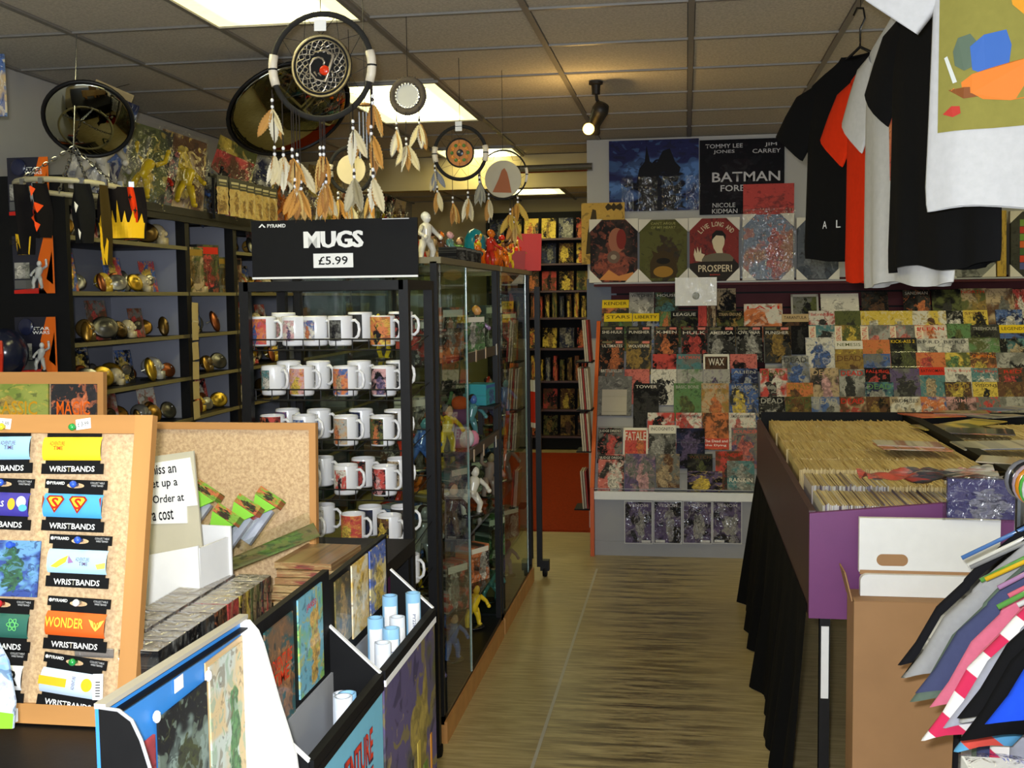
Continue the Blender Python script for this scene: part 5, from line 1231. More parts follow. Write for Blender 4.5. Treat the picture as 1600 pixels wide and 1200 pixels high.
# ================================================================ dreamcatchers
feather_me = MB().sheet(lambda u,v: ((u-.5)*.033*math.sin(math.pi*min(1,.12+v*.95))**.7*(1-.28*abs(math.sin(31*v))), .004*math.sin(6*u), -v*.092-.03*abs(u-.5)),6,26).mesh('feather',True)
bead_me = MB().ball((0,0,0),(.0052,.0052,.006),8,6).mesh('bead',True)
def tassel(t, x, z, l, c, n=3, y=0):
    s = obj('cord', MB().tube([(x,y,z),(x,y,z-l)],.0016,5), 'leaf', t, c=C(40,30,24))
    obj('bead', bead_me, 'ceramic', s, (x,y,z-l)); obj('bead', bead_me, 'gloss', s, (x,y,z-l-.010), c=C(40,32,28)); obj('bead', bead_me, 'ceramic', s, (x,y,z-l-.019))
    n += 1
    for k in range(n): obj('feather', feather_me, 'feather', s, (x+rnd.uniform(-.004,.004),y+.003*k,z-l-.02), (R(rnd.uniform(-12,12)),R((k-(n-1)/2)*14+rnd.uniform(-8,8)),R(rnd.uniform(-40,40))), rnd.uniform(.85,1.1), c=c[k % len(c)])
FEA = [C(214,200,160),C(190,140,70),C(222,214,190)]; FEB = [C(196,140,60),C(206,170,100),C(160,110,50)]
def dreamcatcher(px, py, Y, r, label, hub_r, hub, tassels, rz=0, band=C(30,28,24), wraps=True, hubc=None, name='dreamcatcher', thick=.008, cord=True, hub_s=1):
    p = at(px,py,Y=Y); t = empty(name, p, (0,0,rz), label=label, cat='dreamcatcher', group='dreamcatchers hung from the ceiling')
    obj('hoop', MB().tube([(r*math.cos(a),0,r*math.sin(a)) for a in [2*math.pi*i/40 for i in range(40)]],thick,8,True).mesh('hoop',True), 'leaf', t, c=band)
    web = MB()
    for k in range(10):
        a = 2*math.pi*k/10; b = 2*math.pi*(k+.5)/10; rh = max(hub_r, r*.35)
        web.tube([(r*math.cos(a),0,r*math.sin(a)),(rh*math.cos(b),0,rh*math.sin(b))],.0009,4); web.tube([(r*math.cos(a),0,r*math.sin(a)),(rh*math.cos(b-.63),0,rh*math.sin(b-.63))],.0009,4)
    obj('web', web, 'blackmetal', t)
    if cord: obj('hanging_cord', MB().tube([(0,0,r),(0,0,ZC-p.z-.002)],.0013,5), 'blackmetal', t)
    if hub:
        n0 = set(t.children); hub(t)
        for o in t.children:
            if o not in n0 and hub_s != 1: o.scale = (o.scale[0]*hub_s,o.scale[1],o.scale[2]*hub_s) if abs(o.rotation_euler.x) < 1 else (o.scale[0]*hub_s,o.scale[1]*hub_s,o.scale[2])
    if wraps:
        for s in (-1,1):
            an = R(90-s*92); path = [(r*math.cos(a),0,r*math.sin(a)) for a in [an+R(d) for d in (-17,-8,0,8,17)]]
            w_ = obj('hoop_wrap', MB().tube(path,thick*1.6,8).mesh('hoop_wrap',True), 'paint', t, c=C(216,206,186))
            obj('wrap_tie', MB().tube([path[2],(path[2][0]*1.001,0,path[2][2]+.005)],thick*1.75,8), 'blackmetal', w_)
    for (x, z, l, c, n) in tassels: tassel(t, x*r, z*r, l, c, n, -.012)
    return t
def celtic(t):
    obj('disc', MB().lathe([(0,-.006),(.066,-.006),(.07,0),(.066,.006),(0,.006)],40).mesh('disc'), 'black', t, (0,0,-.006*0), (R(90),0,0))
    for rr_, th in ((.0665,.0032),(.058,.0012)): obj('disc_rim', MB().tube([(rr_*math.cos(a),-.007,rr_*math.sin(a)) for a in [2*math.pi*i/40 for i in range(40)]],th,6,True), 'brass', t, c=C(186,170,130))
    for rr_, am, nn, ph in ((.050,.0065,11,0),(.050,.0065,11,math.pi),(.037,.006,8,0),(.037,.006,8,math.pi)):
        obj('knotwork', MB().tube([((rr_+am*math.sin(nn*b+ph))*math.cos(b),-.0078-.0008*math.cos(nn*b+ph),(rr_+am*math.sin(nn*b+ph))*math.sin(b)) for b in [2*math.pi*i/110 for i in range(110)]],.0013,5,True), 'brass', t, c=C(186,176,160))
    sp = [((.006+.004*k)*math.cos(k*.62),-.0085,(.006+.004*k)*math.sin(k*.62)+.002) for k in range(9)]
    obj('dragon_coil', MB().tube(sp+[(.03,-.0085,.022),(.012,-.0085,.034),(-.02,-.0085,.03)],[.003]*9+[.004,.0035,.001],6).mesh('dragon_coil',True), 'brass', t, c=C(196,184,166))
    for k in range(7): obj('scale_row', MB().tube([(-.036+.01*k,-.0085,-.012-.003*(k%2)),(-.030+.01*k,-.0085,-.022)],[.003,.001],5), 'brass', t, c=C(190,176,150))
    obj('jewel', MB().ball((.008,-.010,-.010),(.012,.006,.011),12,8).mesh('jewel',True), 'gloss', t, c=C(206,50,14))
T1 = [(-1.0,-.42,.03,FEA,4),(-.98,-.5,.155,FEA,2),(-.80,-.62,.14,FEA,3),(-.62,-.75,.125,FEB,3),(-.52,-.82,.13,FEA,3),(-.58,-.8,.205,FEB,3),(-.46,-.88,.20,FEB,3),(-.05,-1.0,.085,FEB,3),(.02,-1.0,.085,FEB,2),(-.02,-1.0,.17,FEA,3),(.05,-1.0,.165,FEB,3),(.62,-.75,.05,FEA,3),(.62,-.75,.19,[C(150,140,110),C(190,180,150)],3),(1.02,-.42,.03,FEB,2),(.98,-.4,.12,FEB,3),(1.0,-.35,.25,FEA,2)]
dreamcatcher(503,104,3.2,.150,'large dreamcatcher with a black celtic dragon disc and red jewel',.09,celtic,T1,thick=.0085,hub_s=1.3)
t_big = [o for o in bpy.data.objects if o.get('label','').startswith('large dreamcatcher')][0]
obj('price_tag', MB().box((0,-.004,0),(.036,.001,.032)), 'white', t_big, (.0,-.003,.116), (0,R(2),0))
def fur_hub(t):
    obj('skin', MB().lathe([(0,-.003),(.042,-.003),(.042,.003),(0,.003)],32), 'paint', t, (0,-.004,0), (R(90),0,0), c=C(176,176,178))
    q = random.Random(3); mb = MB()
    for k in range(70):
        a = 2*math.pi*k/70; r0, r1 = .045, .066+q.uniform(0,.012); mb.tube([(r0*math.cos(a),q.uniform(-.006,.004),r0*math.sin(a)),(r1*math.cos(a+.05),q.uniform(-.01,.01),r1*math.sin(a+.05))],[.006,.001],4)
    obj('fur', mb, 'leaf', t, c=C(92,82,72))
    for k in range(22):
        a = 2*math.pi*k/22; obj('bead', bead_me, 'ceramic', t, (.043*math.cos(a),-.009,.043*math.sin(a)), (0,0,0), .8)
dreamcatcher(637,150,4.15,.06,'small fur-edged dreamcatcher with a pale skin centre',.04,fur_hub,[(-.7,-.75,.055,FEA,2),(-.1,-1,.10,FEA,3),(.75,-.7,.04,FEA,3)],wraps=False,band=C(86,76,66),thick=.012)
def mandala(t):
    obj('disc', MB().lathe([(0,-.004),(.058,-.004),(.062,0),(.058,.004),(0,.004)],36), 'cover', t, (0,0,0), (R(90),0,0), art=(C(196,120,40),C(70,80,30),C(190,110,30)), seed=4)
    obj('disc_rim', MB().tube([(.061*math.cos(a),-.004,.061*math.sin(a)) for a in [2*math.pi*i/36 for i in range(36)]],.004,6,True), 'leaf', t, c=C(26,24,20))
    for k in range(12):
        a = 2*math.pi*k/12; obj('petal', MB().ball((.036*math.cos(a),-.006,.036*math.sin(a)),(.008,.002,.008),8,5), 'gloss', t, c=C(206,130,40) if k % 2 else C(70,110,40))
    obj('centre', MB().ball((0,-.006,0),(.016,.003,.016),12,6), 'gloss', t, c=C(34,36,44))
dreamcatcher(719,239,4.9,.115,'dreamcatcher with an orange and green mandala disc',.062,mandala,[(-.98,-.3,.02,[C(130,134,146),C(206,190,150)],3),(-.9,-.4,.10,FEA,2),(.75,-.7,.03,[C(150,146,130)],3),(.3,-1,.06,FEA,2),(-.3,-1,.08,FEB,2)])
tm = [o for o in bpy.data.objects if o.get('label','').startswith('dreamcatcher with an orange')][0]
obj('price_tag', MB().box((0,-.004,0),(.03,.001,.042)), 'white', tm, (-.004,-.003,.115))
def painted(t):
    obj('skin', MB().lathe([(0,-.003),(.086,-.003),(.086,.003),(0,.003)],36), 'paint', t, (0,0,-.02), (R(90),0,0), c=C(176,166,136))
    obj('picture', MB().flat([(-.05,-.08),(-.02,-.02),(-.005,.02),(.008,.03),(.02,.01),(.03,-.03),(.04,-.085)],-.006), 'ink', t, c=C(160,96,60))
dreamcatcher(786,273,5.2,.112,'thin-hooped dreamcatcher with a painted skin in front of a ceiling light',.08,painted,[(-.6,-.8,.0,FEA,2),(.3,-1,.05,[C(206,170,70)],3),(.62,-.8,.02,[C(206,170,70),C(196,140,50)],3),(.45,-.9,.1,FEB,3)],thick=.004)
def drum(t): obj('skin', MB().lathe([(0,-.003),(.058,-.003),(.058,.003),(0,.003)],32), 'paint', t, (0,0,0), (R(90),0,0), c=C(206,190,150))
dreamcatcher(549,265,4.3,.088,'dreamcatcher with a cream skin disc below the wind chime',.058,drum,[(-.6,-.8,.02,FEB,3),(.0,-1,.03,FEA,3),(.8,-.6,.03,FEB,2),(.9,-.5,.09,FEA,2)],cord=True)
# wind chime
p = at(570,165,Y=3.6); t = empty('wind_chime', p, label='small metal wind chime hanging right of the large dreamcatcher', cat='wind chime')
obj('cap', MB().lathe([(0,.01),(.02,.006),(.022,0),(0,0)],14), 'wood', t)
for k, (dx, l) in enumerate(((-.02,.15),(-.008,.13),(.004,.15),(.014,.10))): obj('chime_tube', MB().tube([(dx,.004*(k%2),-.02),(dx,.004*(k%2),-.02-l)],.0032,8), 'steel', t); 
for k, dx in enumerate((-.02,-.008,.004,.014)): obj('thread', MB().tube([(dx,.004*(k%2),0),(dx,.004*(k%2),-.02)],.0008,4), 'blackmetal', t)
obj('cord', MB().tube([(0,0,.01),(0,0,ZC-p.z-.002)],.001,5), 'blackmetal', t)
# ================================================================ back room bookcase
BX0, BX1, BY = -2.05, -.98, 11.6
bc = empty('bookcase', ((BX0+BX1)/2,BY,0), label='tall dark bookcase full of books at the far end of the back room', cat='bookcase')
bw = BX1-BX0
obj('back_panel', MB().box((0,.27,1.3),(bw,.02,2.4)), 'black', bc)
for s in (-1,1): obj('side_panel', MB().box((s*bw/2,.13,1.3),(.025,.3,2.4)), 'black', bc)
bz = [.14,.42,.72,1.06,1.38,1.66,1.94,2.2]
for z in bz: obj('shelf', MB().box((0,.13,z),(bw,.3,.02)), 'binside', bc)
obj('kick_board', MB().box((0,.05,.07),(bw,.02,.12)), 'black', bc)
BA = ['kym','dho','hky','kem','emd','vgl','hrk','dyo','mkh','vkg','kro','khy']
for si, z in enumerate(bz):
    faceout = si in (0,1,3,5,6,7); n = 6 if faceout else 13
    for k in range(n):
        x = (BX0+BX1)/2 - bw/2+.09+k*(bw-.16)/(n-1); a = BA[(k*5+si*3) % 12]
        if faceout: b = obj('book', book_mesh(.15,.21 if si not in (5,) else .2,.02), 'cover', None, (x,BY+.06+.01*(k%2),z+.012), (R(-8),0,R(rnd.uniform(-4,4))), art=art3(a), seed=k*3+si)
        else: b = obj('book', book_mesh(.045,.22+.02*(k%3),.15), 'cover', None, (x,BY+.10,z+.011), (0,0,0), art=art3(a), seed=k*2.3+si)
        tag(b, f'{pn(a[0])} book, {ORD[k]} from left on the {ORD[si]} shelf up in the far bookcase', 'book', 'books in the far bookcase')
# racks of cards and hanging things along the corridor
p = at(836,668,Y=6.7); t = empty('red_cloth', (p.x,6.7,p.z), label='red and white cloth hanging past the end of the glass cabinets', cat='cloth')
obj('cloth', MB().sheet(lambda u,v: (-.05+.07*u,.02*math.sin(6*u),.02+.20*v),8,8).mesh('cloth',True), 'fabric', t, c=C(180,44,24)); obj('trim', MB().sheet(lambda u,v: (-.05+.07*u,-.004+.02*math.sin(6*u),.22+.07*v),8,2).mesh('trim',True), 'fabric', t, c=C(190,186,176)); obj('hem', MB().sheet(lambda u,v: (-.05+.07*u,-.004+.02*math.sin(6*u),.03*v),8,2).mesh('hem',True), 'fabric', t, c=C(200,190,176)); obj('pole', MB().box((-.03,.03,-p.z/2+.2),(.014,.014,p.z+.4)), 'blackmetal', t)
# ================================================================ counter with cork boards on the left
CT = empty('counter', (-1.6,1.6,0), label='dark counter in the left foreground carrying the boards and packs', cat='counter')
obj('worktop', MB().box((-.05,.62,.875),(1.72,1.9,.04)), 'blackmetal', CT)
obj('front', MB().box((.74,.62,.43),(.02,1.86,.84)), 'paint', CT, c=PURPLE); obj('end', MB().box((-.05,-.31,.43),(1.7,.02,.84)), 'paint', CT, c=C(70,40,74)); obj('back', MB().box((-.05,1.54,.43),(1.7,.02,.84)), 'black', CT)
def corkboard(x0, x1, y, z0, h, lean, label, fw=.032, name='cork_board', rz=0):
    w = x1-x0; t = empty(name, ((x0+x1)/2,y,z0), (R(-lean),0,rz), label=label, cat='cork board')
    obj('cork', MB().box((0,.004,h/2),(w-.02,.006,h-.02)), 'cork', t)
    for s in (-1,1): obj('frame_side', MB().box((s*(w-fw)/2,-.002,h/2),(fw,.018,h)), 'wood', t)
    for zz in (fw/2,h-fw/2): obj('frame_rail', MB().box((0,-.002,zz),(w-2*fw,.018,fw)), 'woodh', t)
    for s in (-1,1): obj('prop', MB().bar((s*w*.3,.012,h*.8),(s*w*.3,.16,.012),.014), 'wood', t)
    return t, w, h
cbx1 = at(243,643,Y=1.8).x
t, w, h = corkboard(-1.42,cbx1,1.69,.897,.52,12.3,'pine-framed cork board pinned with wristbands in the left foreground')
cb = t
# price stickers on the frame
for i, px in enumerate((8,132)):
    q_ = at(px,653,Y=1.79); s = obj('price_sticker', MB().box((0,0,0),(.027,.001,.018)), 'white', cb, (q_.x-cb.location.x,-.0120,h-.016), (0,R(-8 if i else 4),0)); letters('£ 3-99', s, 0, -.0012, 0, .02, .008, C(40,40,40), .005)
M['bandcloth'] = pmat('printed_stretch_band', None, .6, var=.05, scale=50, bmp=.1)
def wristband(x, z, band, label, tilt=0, pin=C(50,90,200), deco=None, split=True):
    """x,z: centre of the pack on the board"""
    W_, H_ = .115, .088
    t = empty('wristband_pack', Vector((0,0,0)), (0,R(tilt),0), label=label, cat='wristband', group='wristband packs pinned to the cork board')
    t.matrix_world = cb_m @ Matrix.Translation((x,-.006,z)) @ Euler((0,R(tilt),0)).to_matrix().to_4x4()
    obj('card', MB().prism([(-.057,.028),(-.057,.044),(.057,.044),(.057,.028),(.05,.028),(.05,-.026),(.057,-.026),(.057,-.044),(-.057,-.044),(-.057,-.026),(-.05,-.026),(-.05,.028)],-.003,0), 'black', t)
    obj('slot', MB().flat([(.016*math.cos(a),.034+.0045*math.sin(a)) for a in [2*math.pi*i/16 for i in range(16)]],-.0034), 'cork', t)
    obj('pin', MB().lathe([(0,0),(.004,0),(.003,.008),(.0065,.012),(.005,.016),(0,.017)],12).mesh('pin',True), 'gloss', t, (.002,-.003,.036), (R(90),0,0), c=pin)
    letters('WRISTBANDS', t, 0, -.0036, -.0352, .084, .0098, WHITE, .035)
    letters('PYRAMID', t, -.034, -.0036, .0375, .027, .0052, WHITE, .03); obj('logo', MB().disc(-.0515,.0375,.003,.003,-.0036,10), 'ink', t, c=WHITE)
    letters('COLLECTABLE', t, .04, -.0036, .0395, .026, .0032, C(180,180,180), .01); letters('WRISTBAND', t, .04, -.0036, .0348, .022, .0032, C(180,180,180), .01)
    bz0, bz1 = -.024, .022 if not split else .020
    bd = obj('band', MB().sheet(lambda u,v: ((u-.5)*.108*1.0, -.0035-.0065*math.sin(math.pi*v)**.5*(1 if True else 0)-.001*math.sin(math.pi*u), -.0175+.040*v-.003),12,8).mesh('band',True), 'bandcloth', t, c=band)
    if deco: deco(bd, -.0122)
    return t
bpy.context.view_layer.update()
cb_m = cb.matrix_world.copy()
def board_px(px, py):
    """board coordinates of a point seen at a pixel"""
    inv = cb_m.inverted(); o = inv @ Vector((0,0,CAMZ)); d = (inv.to_3x3() @ (at(px,py,Y=1.0)-Vector((0,0,CAMZ))))
    k = (-.006-o.y)/d.y; q_ = o+d*k; return q_.x, q_.z
def shield(bd, y):
    for cx in (-.03,.012): 
        obj('emblem', MB().flat([(cx-.017,.010),(cx-.012,.016),(cx+.012,.016),(cx+.017,.010),(cx,-.014)],y), 'ink', bd, c=C(150,40,24))
        obj('emblem', MB().flat([(cx-.013,.010),(cx-.0095,.0135),(cx+.0095,.0135),(cx+.013,.010),(cx,-.009)],y-.0003), 'ink', bd, c=C(236,190,50))
        letters('S', bd, cx, y-.0006, .003, .013, .019, C(176,40,24), .07, 'emblem')
    obj('emblem', MB().flat([(.05,.012),(.054,.016),(.054,-.004)],y), 'ink', bd, c=C(150,40,24)); obj('emblem', MB().flat([(-.054,.016),(-.050,.010),(-.054,-.008)],y), 'ink', bd, c=C(150,60,24))
def advt(cc, x=-.025, s=1.0, z=.004):
    def f(bd, y):
        letters('ADVENTURE', bd, x, y, z+.004*s, .028*s, .007*s, cc, .02, 'print'); letters('TIME', bd, x+.002, y, z-.004*s, .018*s, .007*s, cc, .02, 'print')
    return f
def wonder(bd, y):
    letters('WONDER', bd, -.018, y, .002, .07, .017, C(236,190,60), .04, 'print')
    obj('emblem', MB().flat([(.026,.010),(.032,.008),(.040,.004),(.048,.008),(.054,.010),(.048,-.001),(.040,-.009),(.032,-.001)],y), 'ink', bd, c=C(240,200,80))
    letters('W', bd, .040, y-.0003, .002, .012, .012, C(216,100,30), .03, 'emblem')
def banana(bd, y):
    obj('print', MB().flat([(-.046,-.010),(-.030,.002),(-.014,.010),(-.018,-.002),(-.034,-.012)],y), 'ink', bd, c=C(226,210,60)); obj('print', MB().flat([(-.014,.010),(-.004,-.002),(-.014,-.004)],y), 'ink', bd, c=C(150,110,160)); advt(C(96,70,110),.012,.9,.0)(bd,y)
    obj('print', MB().flat([(.036,-.004),(.054,0),(.054,-.010),(.04,-.012)],y), 'ink', bd, c=C(206,200,90))
def longdog(bd, y):
    obj('print', MB().box((-.03,y,.0),(.05,.0004,.014)), 'ink', bd, c=C(246,180,40)); letters('ADVENTURE', bd, .008, y, .002, .022, .006, C(90,60,110), .02, 'print', rot=(0,R(-90),0)); obj('print', MB().disc(.032,.002,.010,.011,y), 'ink', bd, c=C(240,180,40))
def atom(bd, y):
    for k in range(3): obj('print', MB().tube([(.028+.011*math.cos(a)*math.cos(R(60*k))-.004*math.sin(a)*math.sin(R(60*k)),y,.002+.011*math.cos(a)*math.sin(R(60*k))+.004*math.sin(a)*math.cos(R(60*k))) for a in [2*math.pi*i/18 for i in range(18)]],.0007,4,True), 'ink', bd, c=C(110,200,110))
    obj('print', MB().disc(-.008,-.004,.005,.005,y), 'ink', bd, c=C(206,50,40)); obj('print', MB().disc(-.008,.010,.004,.005,y), 'ink', bd, c=C(120,140,160))
def blobs(bd, y):
    letters('WEARS', bd, -.01, y, 0, .04, .010, WHITE, .03, 'print'); obj('print', MB().disc(.024,.0,.007,.010,y), 'ink', bd, c=C(240,170,50)); obj('print', MB().disc(.042,.004,.009,.010,y), 'ink', bd, c=C(226,230,236)); obj('print', MB().disc(.046,-.006,.008,.006,y-.0003), 'ink', bd, c=C(90,170,220))
def team(bd, y): letters('FOR', bd, .02, y, 0, .06, .026, C(24,24,24), .05, 'print')
G,B_,Y_,W_p,R_ = C(40,150,70),C(50,90,200),C(226,206,40),C(226,226,226),C(196,40,40)
WB = [ # centre px of pack, band colour, desc, tilt, pin, deco
 (116,701,C(252,200,30),'yellow wristband pack at the top of the right column',-.5,G,advt(C(190,60,30))),(117,790,C(70,160,226),'sky blue wristband pack with red shields, second in the right column',1,B_,shield),
 (124,877,C(170,210,236),'pale blue wristband pack, third in the right column',1,B_,banana),(121,975,C(226,96,24),'orange wristband pack with yellow lettering, fourth in the right column',2,W_p,wonder),(113,1067,C(196,216,236),'pale wristband pack with a yellow strip, lowest in the right column',6,G,longdog),
 (6,700,C(150,196,232),'light blue wristband pack at the top of the left column',-1,Y_,advt(C(96,70,110),.015)),(4,787,C(60,52,150),'purple wristband pack with white lettering in the left column',1,B_,blobs),
 (2,976,C(40,100,86),'dark green wristband pack with an atom in the left column',1,R_,atom),(-8,1056,C(226,226,224),'white wristband pack with black lettering, lowest in the left column',1,G,team)]
for (px,py,bc_,lb,ti,pn_,dc) in WB:
    x, z = board_px(px,py); wristband(x,z,bc_,lb,ti,pn_,dc)
x, z = board_px(20,888)
t = empty('picture_pack', (0,0,0), label='blue picture pack with a green creature, third in the left column', cat='wristband', group='wristband packs pinned to the cork board'); t.matrix_world = cb_m @ Matrix.Translation((x,-.006,z))
obj('card', MB().box((0,-.002,0),(.10,.003,.095)), 'cover', t, art=(C(40,70,150),C(90,150,206),C(60,110,80)), seed=3); obj('pin', MB().lathe([(0,0),(.004,0),(.003,.008),(.0065,.012),(.005,.016),(0,.017)],12), 'gloss', t, (0,-.003,.04), (R(90),0,0), c=B_)
# white barcode sticker on the lowest pack
x, z = board_px(158,1072); s = obj('barcode_sticker', MB().box((0,0,0),(.018,.001,.042)), 'white', cb, (x,-.0165,z), (0,R(-3),0))
for k in range(6): obj('barcode_line', MB().box((0,-.0008,-.015+.0045*k),(.008,.0004,.0018)), 'ink', s, c=C(60,60,60))
# comic-strip postcard at the far left edge
p = at(0,1130,Y=1.5); t = empty('postcard', (p.x-.04,1.5,p.z-.01), (R(-8),R(-3),0), label='sky blue and green picture card cut by the bottom left edge', cat='card')
obj('card', MB().prism([(-.04,0),(.062,0),(.066,.04),(.055,.10),(.035,.135),(-.04,.15)],-.002,.002), 'cover', t, art=(C(120,170,220),C(206,220,232),C(110,90,150)), seed=8); obj('foot', MB().box((0,.02,.01),(.08,.05,.02)), 'white', t); obj('grass', MB().flat([(-.04,0),(.062,0),(.064,.022),(.0,.03),(-.04,.026)],-.003), 'ink', t, c=C(130,180,50))
# second cork board behind
x1 = at(495,668,Y=2.48).x
t, w, h = corkboard(x1-.62,x1,2.46,.897,.42,3,'plain cork board standing behind the packs on the counter',.016)
# third frame with packets, behind the wristband board at the far left
x1 = at(152,590,Y=2.55).x
t, w, h = corkboard(x1-.6,x1,2.56,1.0,.43,4,'cork board with two bagged packs showing above the wristband board',.03)
for i, (px0,px1,a,ti) in enumerate(((-60,63,(C(120,140,40),C(150,160,60),C(206,170,40)),'GRASSIC'),(64,139,(C(40,40,44),C(50,50,56),C(226,110,30)),'MAGIC'))):
    xa = at(px0,620,Y=2.53).x-t.location.x; xb = at(px1,620,Y=2.53).x-t.location.x
    k = obj('pack', MB().box(((xa+xb)/2,-.014,h-.11),(xb-xa-.006,.006,.16)), 'shiny', t, art=a, seed=i*4+1); obj('pack_title', text_mesh(ti,.02), 'ink', k, ((xa+xb)/2,-.0185,h-.09), (0,0,0), ((xb-xa)*.7/text_mesh(ti,.02)['w'],1,.035/text_mesh(ti,.02)['h']), c=C(216,96,26) if i else C(190,140,30))
for i in range(2): obj('foot_block', MB().box(((-.2,.2)[i],.02,-.05),(.06,.14,.1)), 'wood', t)
# white leaflet box with notice
t = empty('notice_box', (at(268,830,Y=2.12).x,2.12,.897), (0,0,R(-8)), label='white leaflet box with a printed standing order notice leaning out', cat='box', scale=1.14)
wN = .105
obj('front_panel', MB().prism([(-wN,0),(.058,0),(.055,.185),(-wN,.15)],-.004,0), 'white', t)
obj('side_panel', MB().box((-.06,.05,.09),(.004,.1,.18)), 'white', t); obj('side_panel', MB().box((.054,.05,.09),(.004,.1,.18)), 'white', t); obj('back_panel', MB().box((-.0,.10,.1),(.12,.004,.2)), 'white', t)
nb = obj('notice_card', MB().prism([(-.14,.0),(.056,.0),(.028,.215),(-.14,.19)],0,.004), 'paint', t, (0,.012,.135), (R(-6),0,0), c=C(186,180,158))
npp = obj('notice_paper', MB().prism([(-.13,.075),(.020,.085),(.018,.115),(.040,.118),(.022,.203),(-.13,.178)],-.002,0), 'white', nb)
for k, (s_, x_, z_, w_) in enumerate((("Don't miss an",-.046,.178,.13),("issue, set up a",-.044,.150,.135),("Standing Order at",-.04,.122,.16),("no extra cost",-.045,.094,.12))): letters(s_, npp, x_-.012, -.003, z_, w_*.82, .019, C(20,20,20), .03, rot=(0,R(-7),0))
# toy packs in a clear tray
tr = empty('clear_tray', (-.95,2.36,.897), label='clear acrylic tray with an olive card front holding toy packs', cat='tray')
q4 = [at(328,905,Y=2.29)-tr.location, at(500,838,Y=2.42)-tr.location, at(480,800,Y=2.42)-tr.location, at(345,862,Y=2.29)-tr.location]
bk4 = [v+Vector((-.01,.05,.0)) for v in q4]
def slab(p, d): return MB().add(list(p)+[v+d for v in p], [(0,1,2,3),(7,6,5,4),(0,4,5,1),(1,5,6,2),(2,6,7,3),(3,7,4,0)])
mid_l, mid_r = q4[0].lerp(q4[3],.55), q4[1].lerp(q4[2],.55)
obj('card_front', slab([q4[0],q4[1],mid_r,mid_l], Vector((0,.003,0))), 'cover', tr, art=(C(112,108,52),C(124,104,62),C(96,124,44)), seed=5)
obj('tray_front', slab([q4[0]-Vector((0,.003,0)),q4[1]-Vector((0,.003,0)),q4[2],q4[3]], Vector((0,-.003,0))), 'acrylic', tr)
obj('tray_base', slab([q4[0],q4[1],bk4[1],bk4[0]], Vector((0,0,-.004))), 'acrylic', tr)
for v in (q4[0],q4[1]): obj('foot', MB().box((v.x*.94,v.y+.02,v.z/2),(.02,.02,v.z)), 'acrylic', tr)
for i, (px,py,cc) in enumerate(((322,775,C(60,60,90)),(352,812,C(50,80,60)),(385,797,C(50,90,60)),(418,785,C(170,40,40)))):
    p = at(px,py,Y=2.28+.045*i+(.1 if i == 0 else 0)); t = empty('tube_pack', p, (R(-28),R(28),R(-12)), label=f'clear toy tube with orange and green header, {ORD[i]} from left in the tray', cat='toy', group='toy tubes in the tray')
    obj('header', MB().box((0,0,.012),(.062,.03,.022)), 'cover', t, art=(C(196,96,30),C(120,170,40),C(60,50,34)), seed=i); obj('neck', MB().prism([(-.03,0),(.03,0),(.01,-.03),(-.012,-.034)],-.016,-.012), 'paint', t, c=C(120,190,50)); obj('insert', MB().box((.012,.0,-.055),(.028,.012,.09)), 'paint', t, c=C(170,174,190)); obj('toy', MB().ball((-.008,-.004,-.03),(.016,.012,.026),8,6), 'gloss', t, c=cc)
    obj('tube', MB().box((0,.0,-.06),(.058,.03,.12)), 'acrylic', t)
# small boxed figures along the counter edge
NB = 9
for i in range(NB):
    y = 1.74+i*.058; hb = .122; cn, a = [('dark','kdg'),('grey','gkd'),('black','dkl'),('charcoal','dgk'),('brown','hko'),('red','hrk'),('mustard','kym'),('dark green','ekd'),('black','kdr'),('purple','pki'),('tan','cwh'),('cream','wcm'),('yellow','yky'),('violet','pvw'),('blue','bvw')][i]
    t = empty('blind_box', (-.905,y,.897), (0,0,R(90)), label=f'{cn} cellophaned toy box, {ORD[i]} from the near end of the front line', cat='toy box', group='cellophaned boxes on the counter edge')
    obj('box', MB().box((0,0,hb/2),(.051,.07,hb)), 'cover', t, art=art3(a), seed=i*1.7); obj('lid', MB().box((0,0,hb+.0006),(.049,.068,.0012)), 'cover', t, art=(C(196,188,174),C(170,160,148),C(206,186,150)), seed=i); obj('cellophane', MB().box((0,0,hb/2),(.053,.072,hb+.004)), 'film', t)
    t = empty('blind_box', (-.985,y,.897), (0,0,R(90)), label=f'{cn} cellophaned toy box in the second line back, {ORD[i]} from the near end', cat='toy box', group='cellophaned boxes on the counter edge')
    obj('box', MB().box((0,0,hb/2),(.051,.07,hb)), 'cover', t, art=(C(140,130,120),C(100,96,92),pc(a[2])), seed=i*1.9); obj('lid', MB().box((0,0,hb+.0006),(.049,.068,.0012)), 'cover', t, art=(C(196,188,174),C(170,160,148),C(206,186,150)), seed=i); obj('cellophane', MB().box((0,0,hb/2),(.053,.072,hb+.004)), 'film', t)
# stack of flat tan packs past the boxes
for i in range(9):
    o = obj('flat_pack', MB().box((0,0,0),(.13,.19,.014)), 'shiny', None, (-.81,2.32+.006*i,.906+.0155*i), (0,0,R(2*(i%4)-3)), art=(C(176,146,90),C(150,110,60),C(140,50,36)), seed=i); tag(o, f'tan shiny flat pack, {ORD[i]} from the bottom of the pile on the counter', 'pack', 'flat packs on the counter')
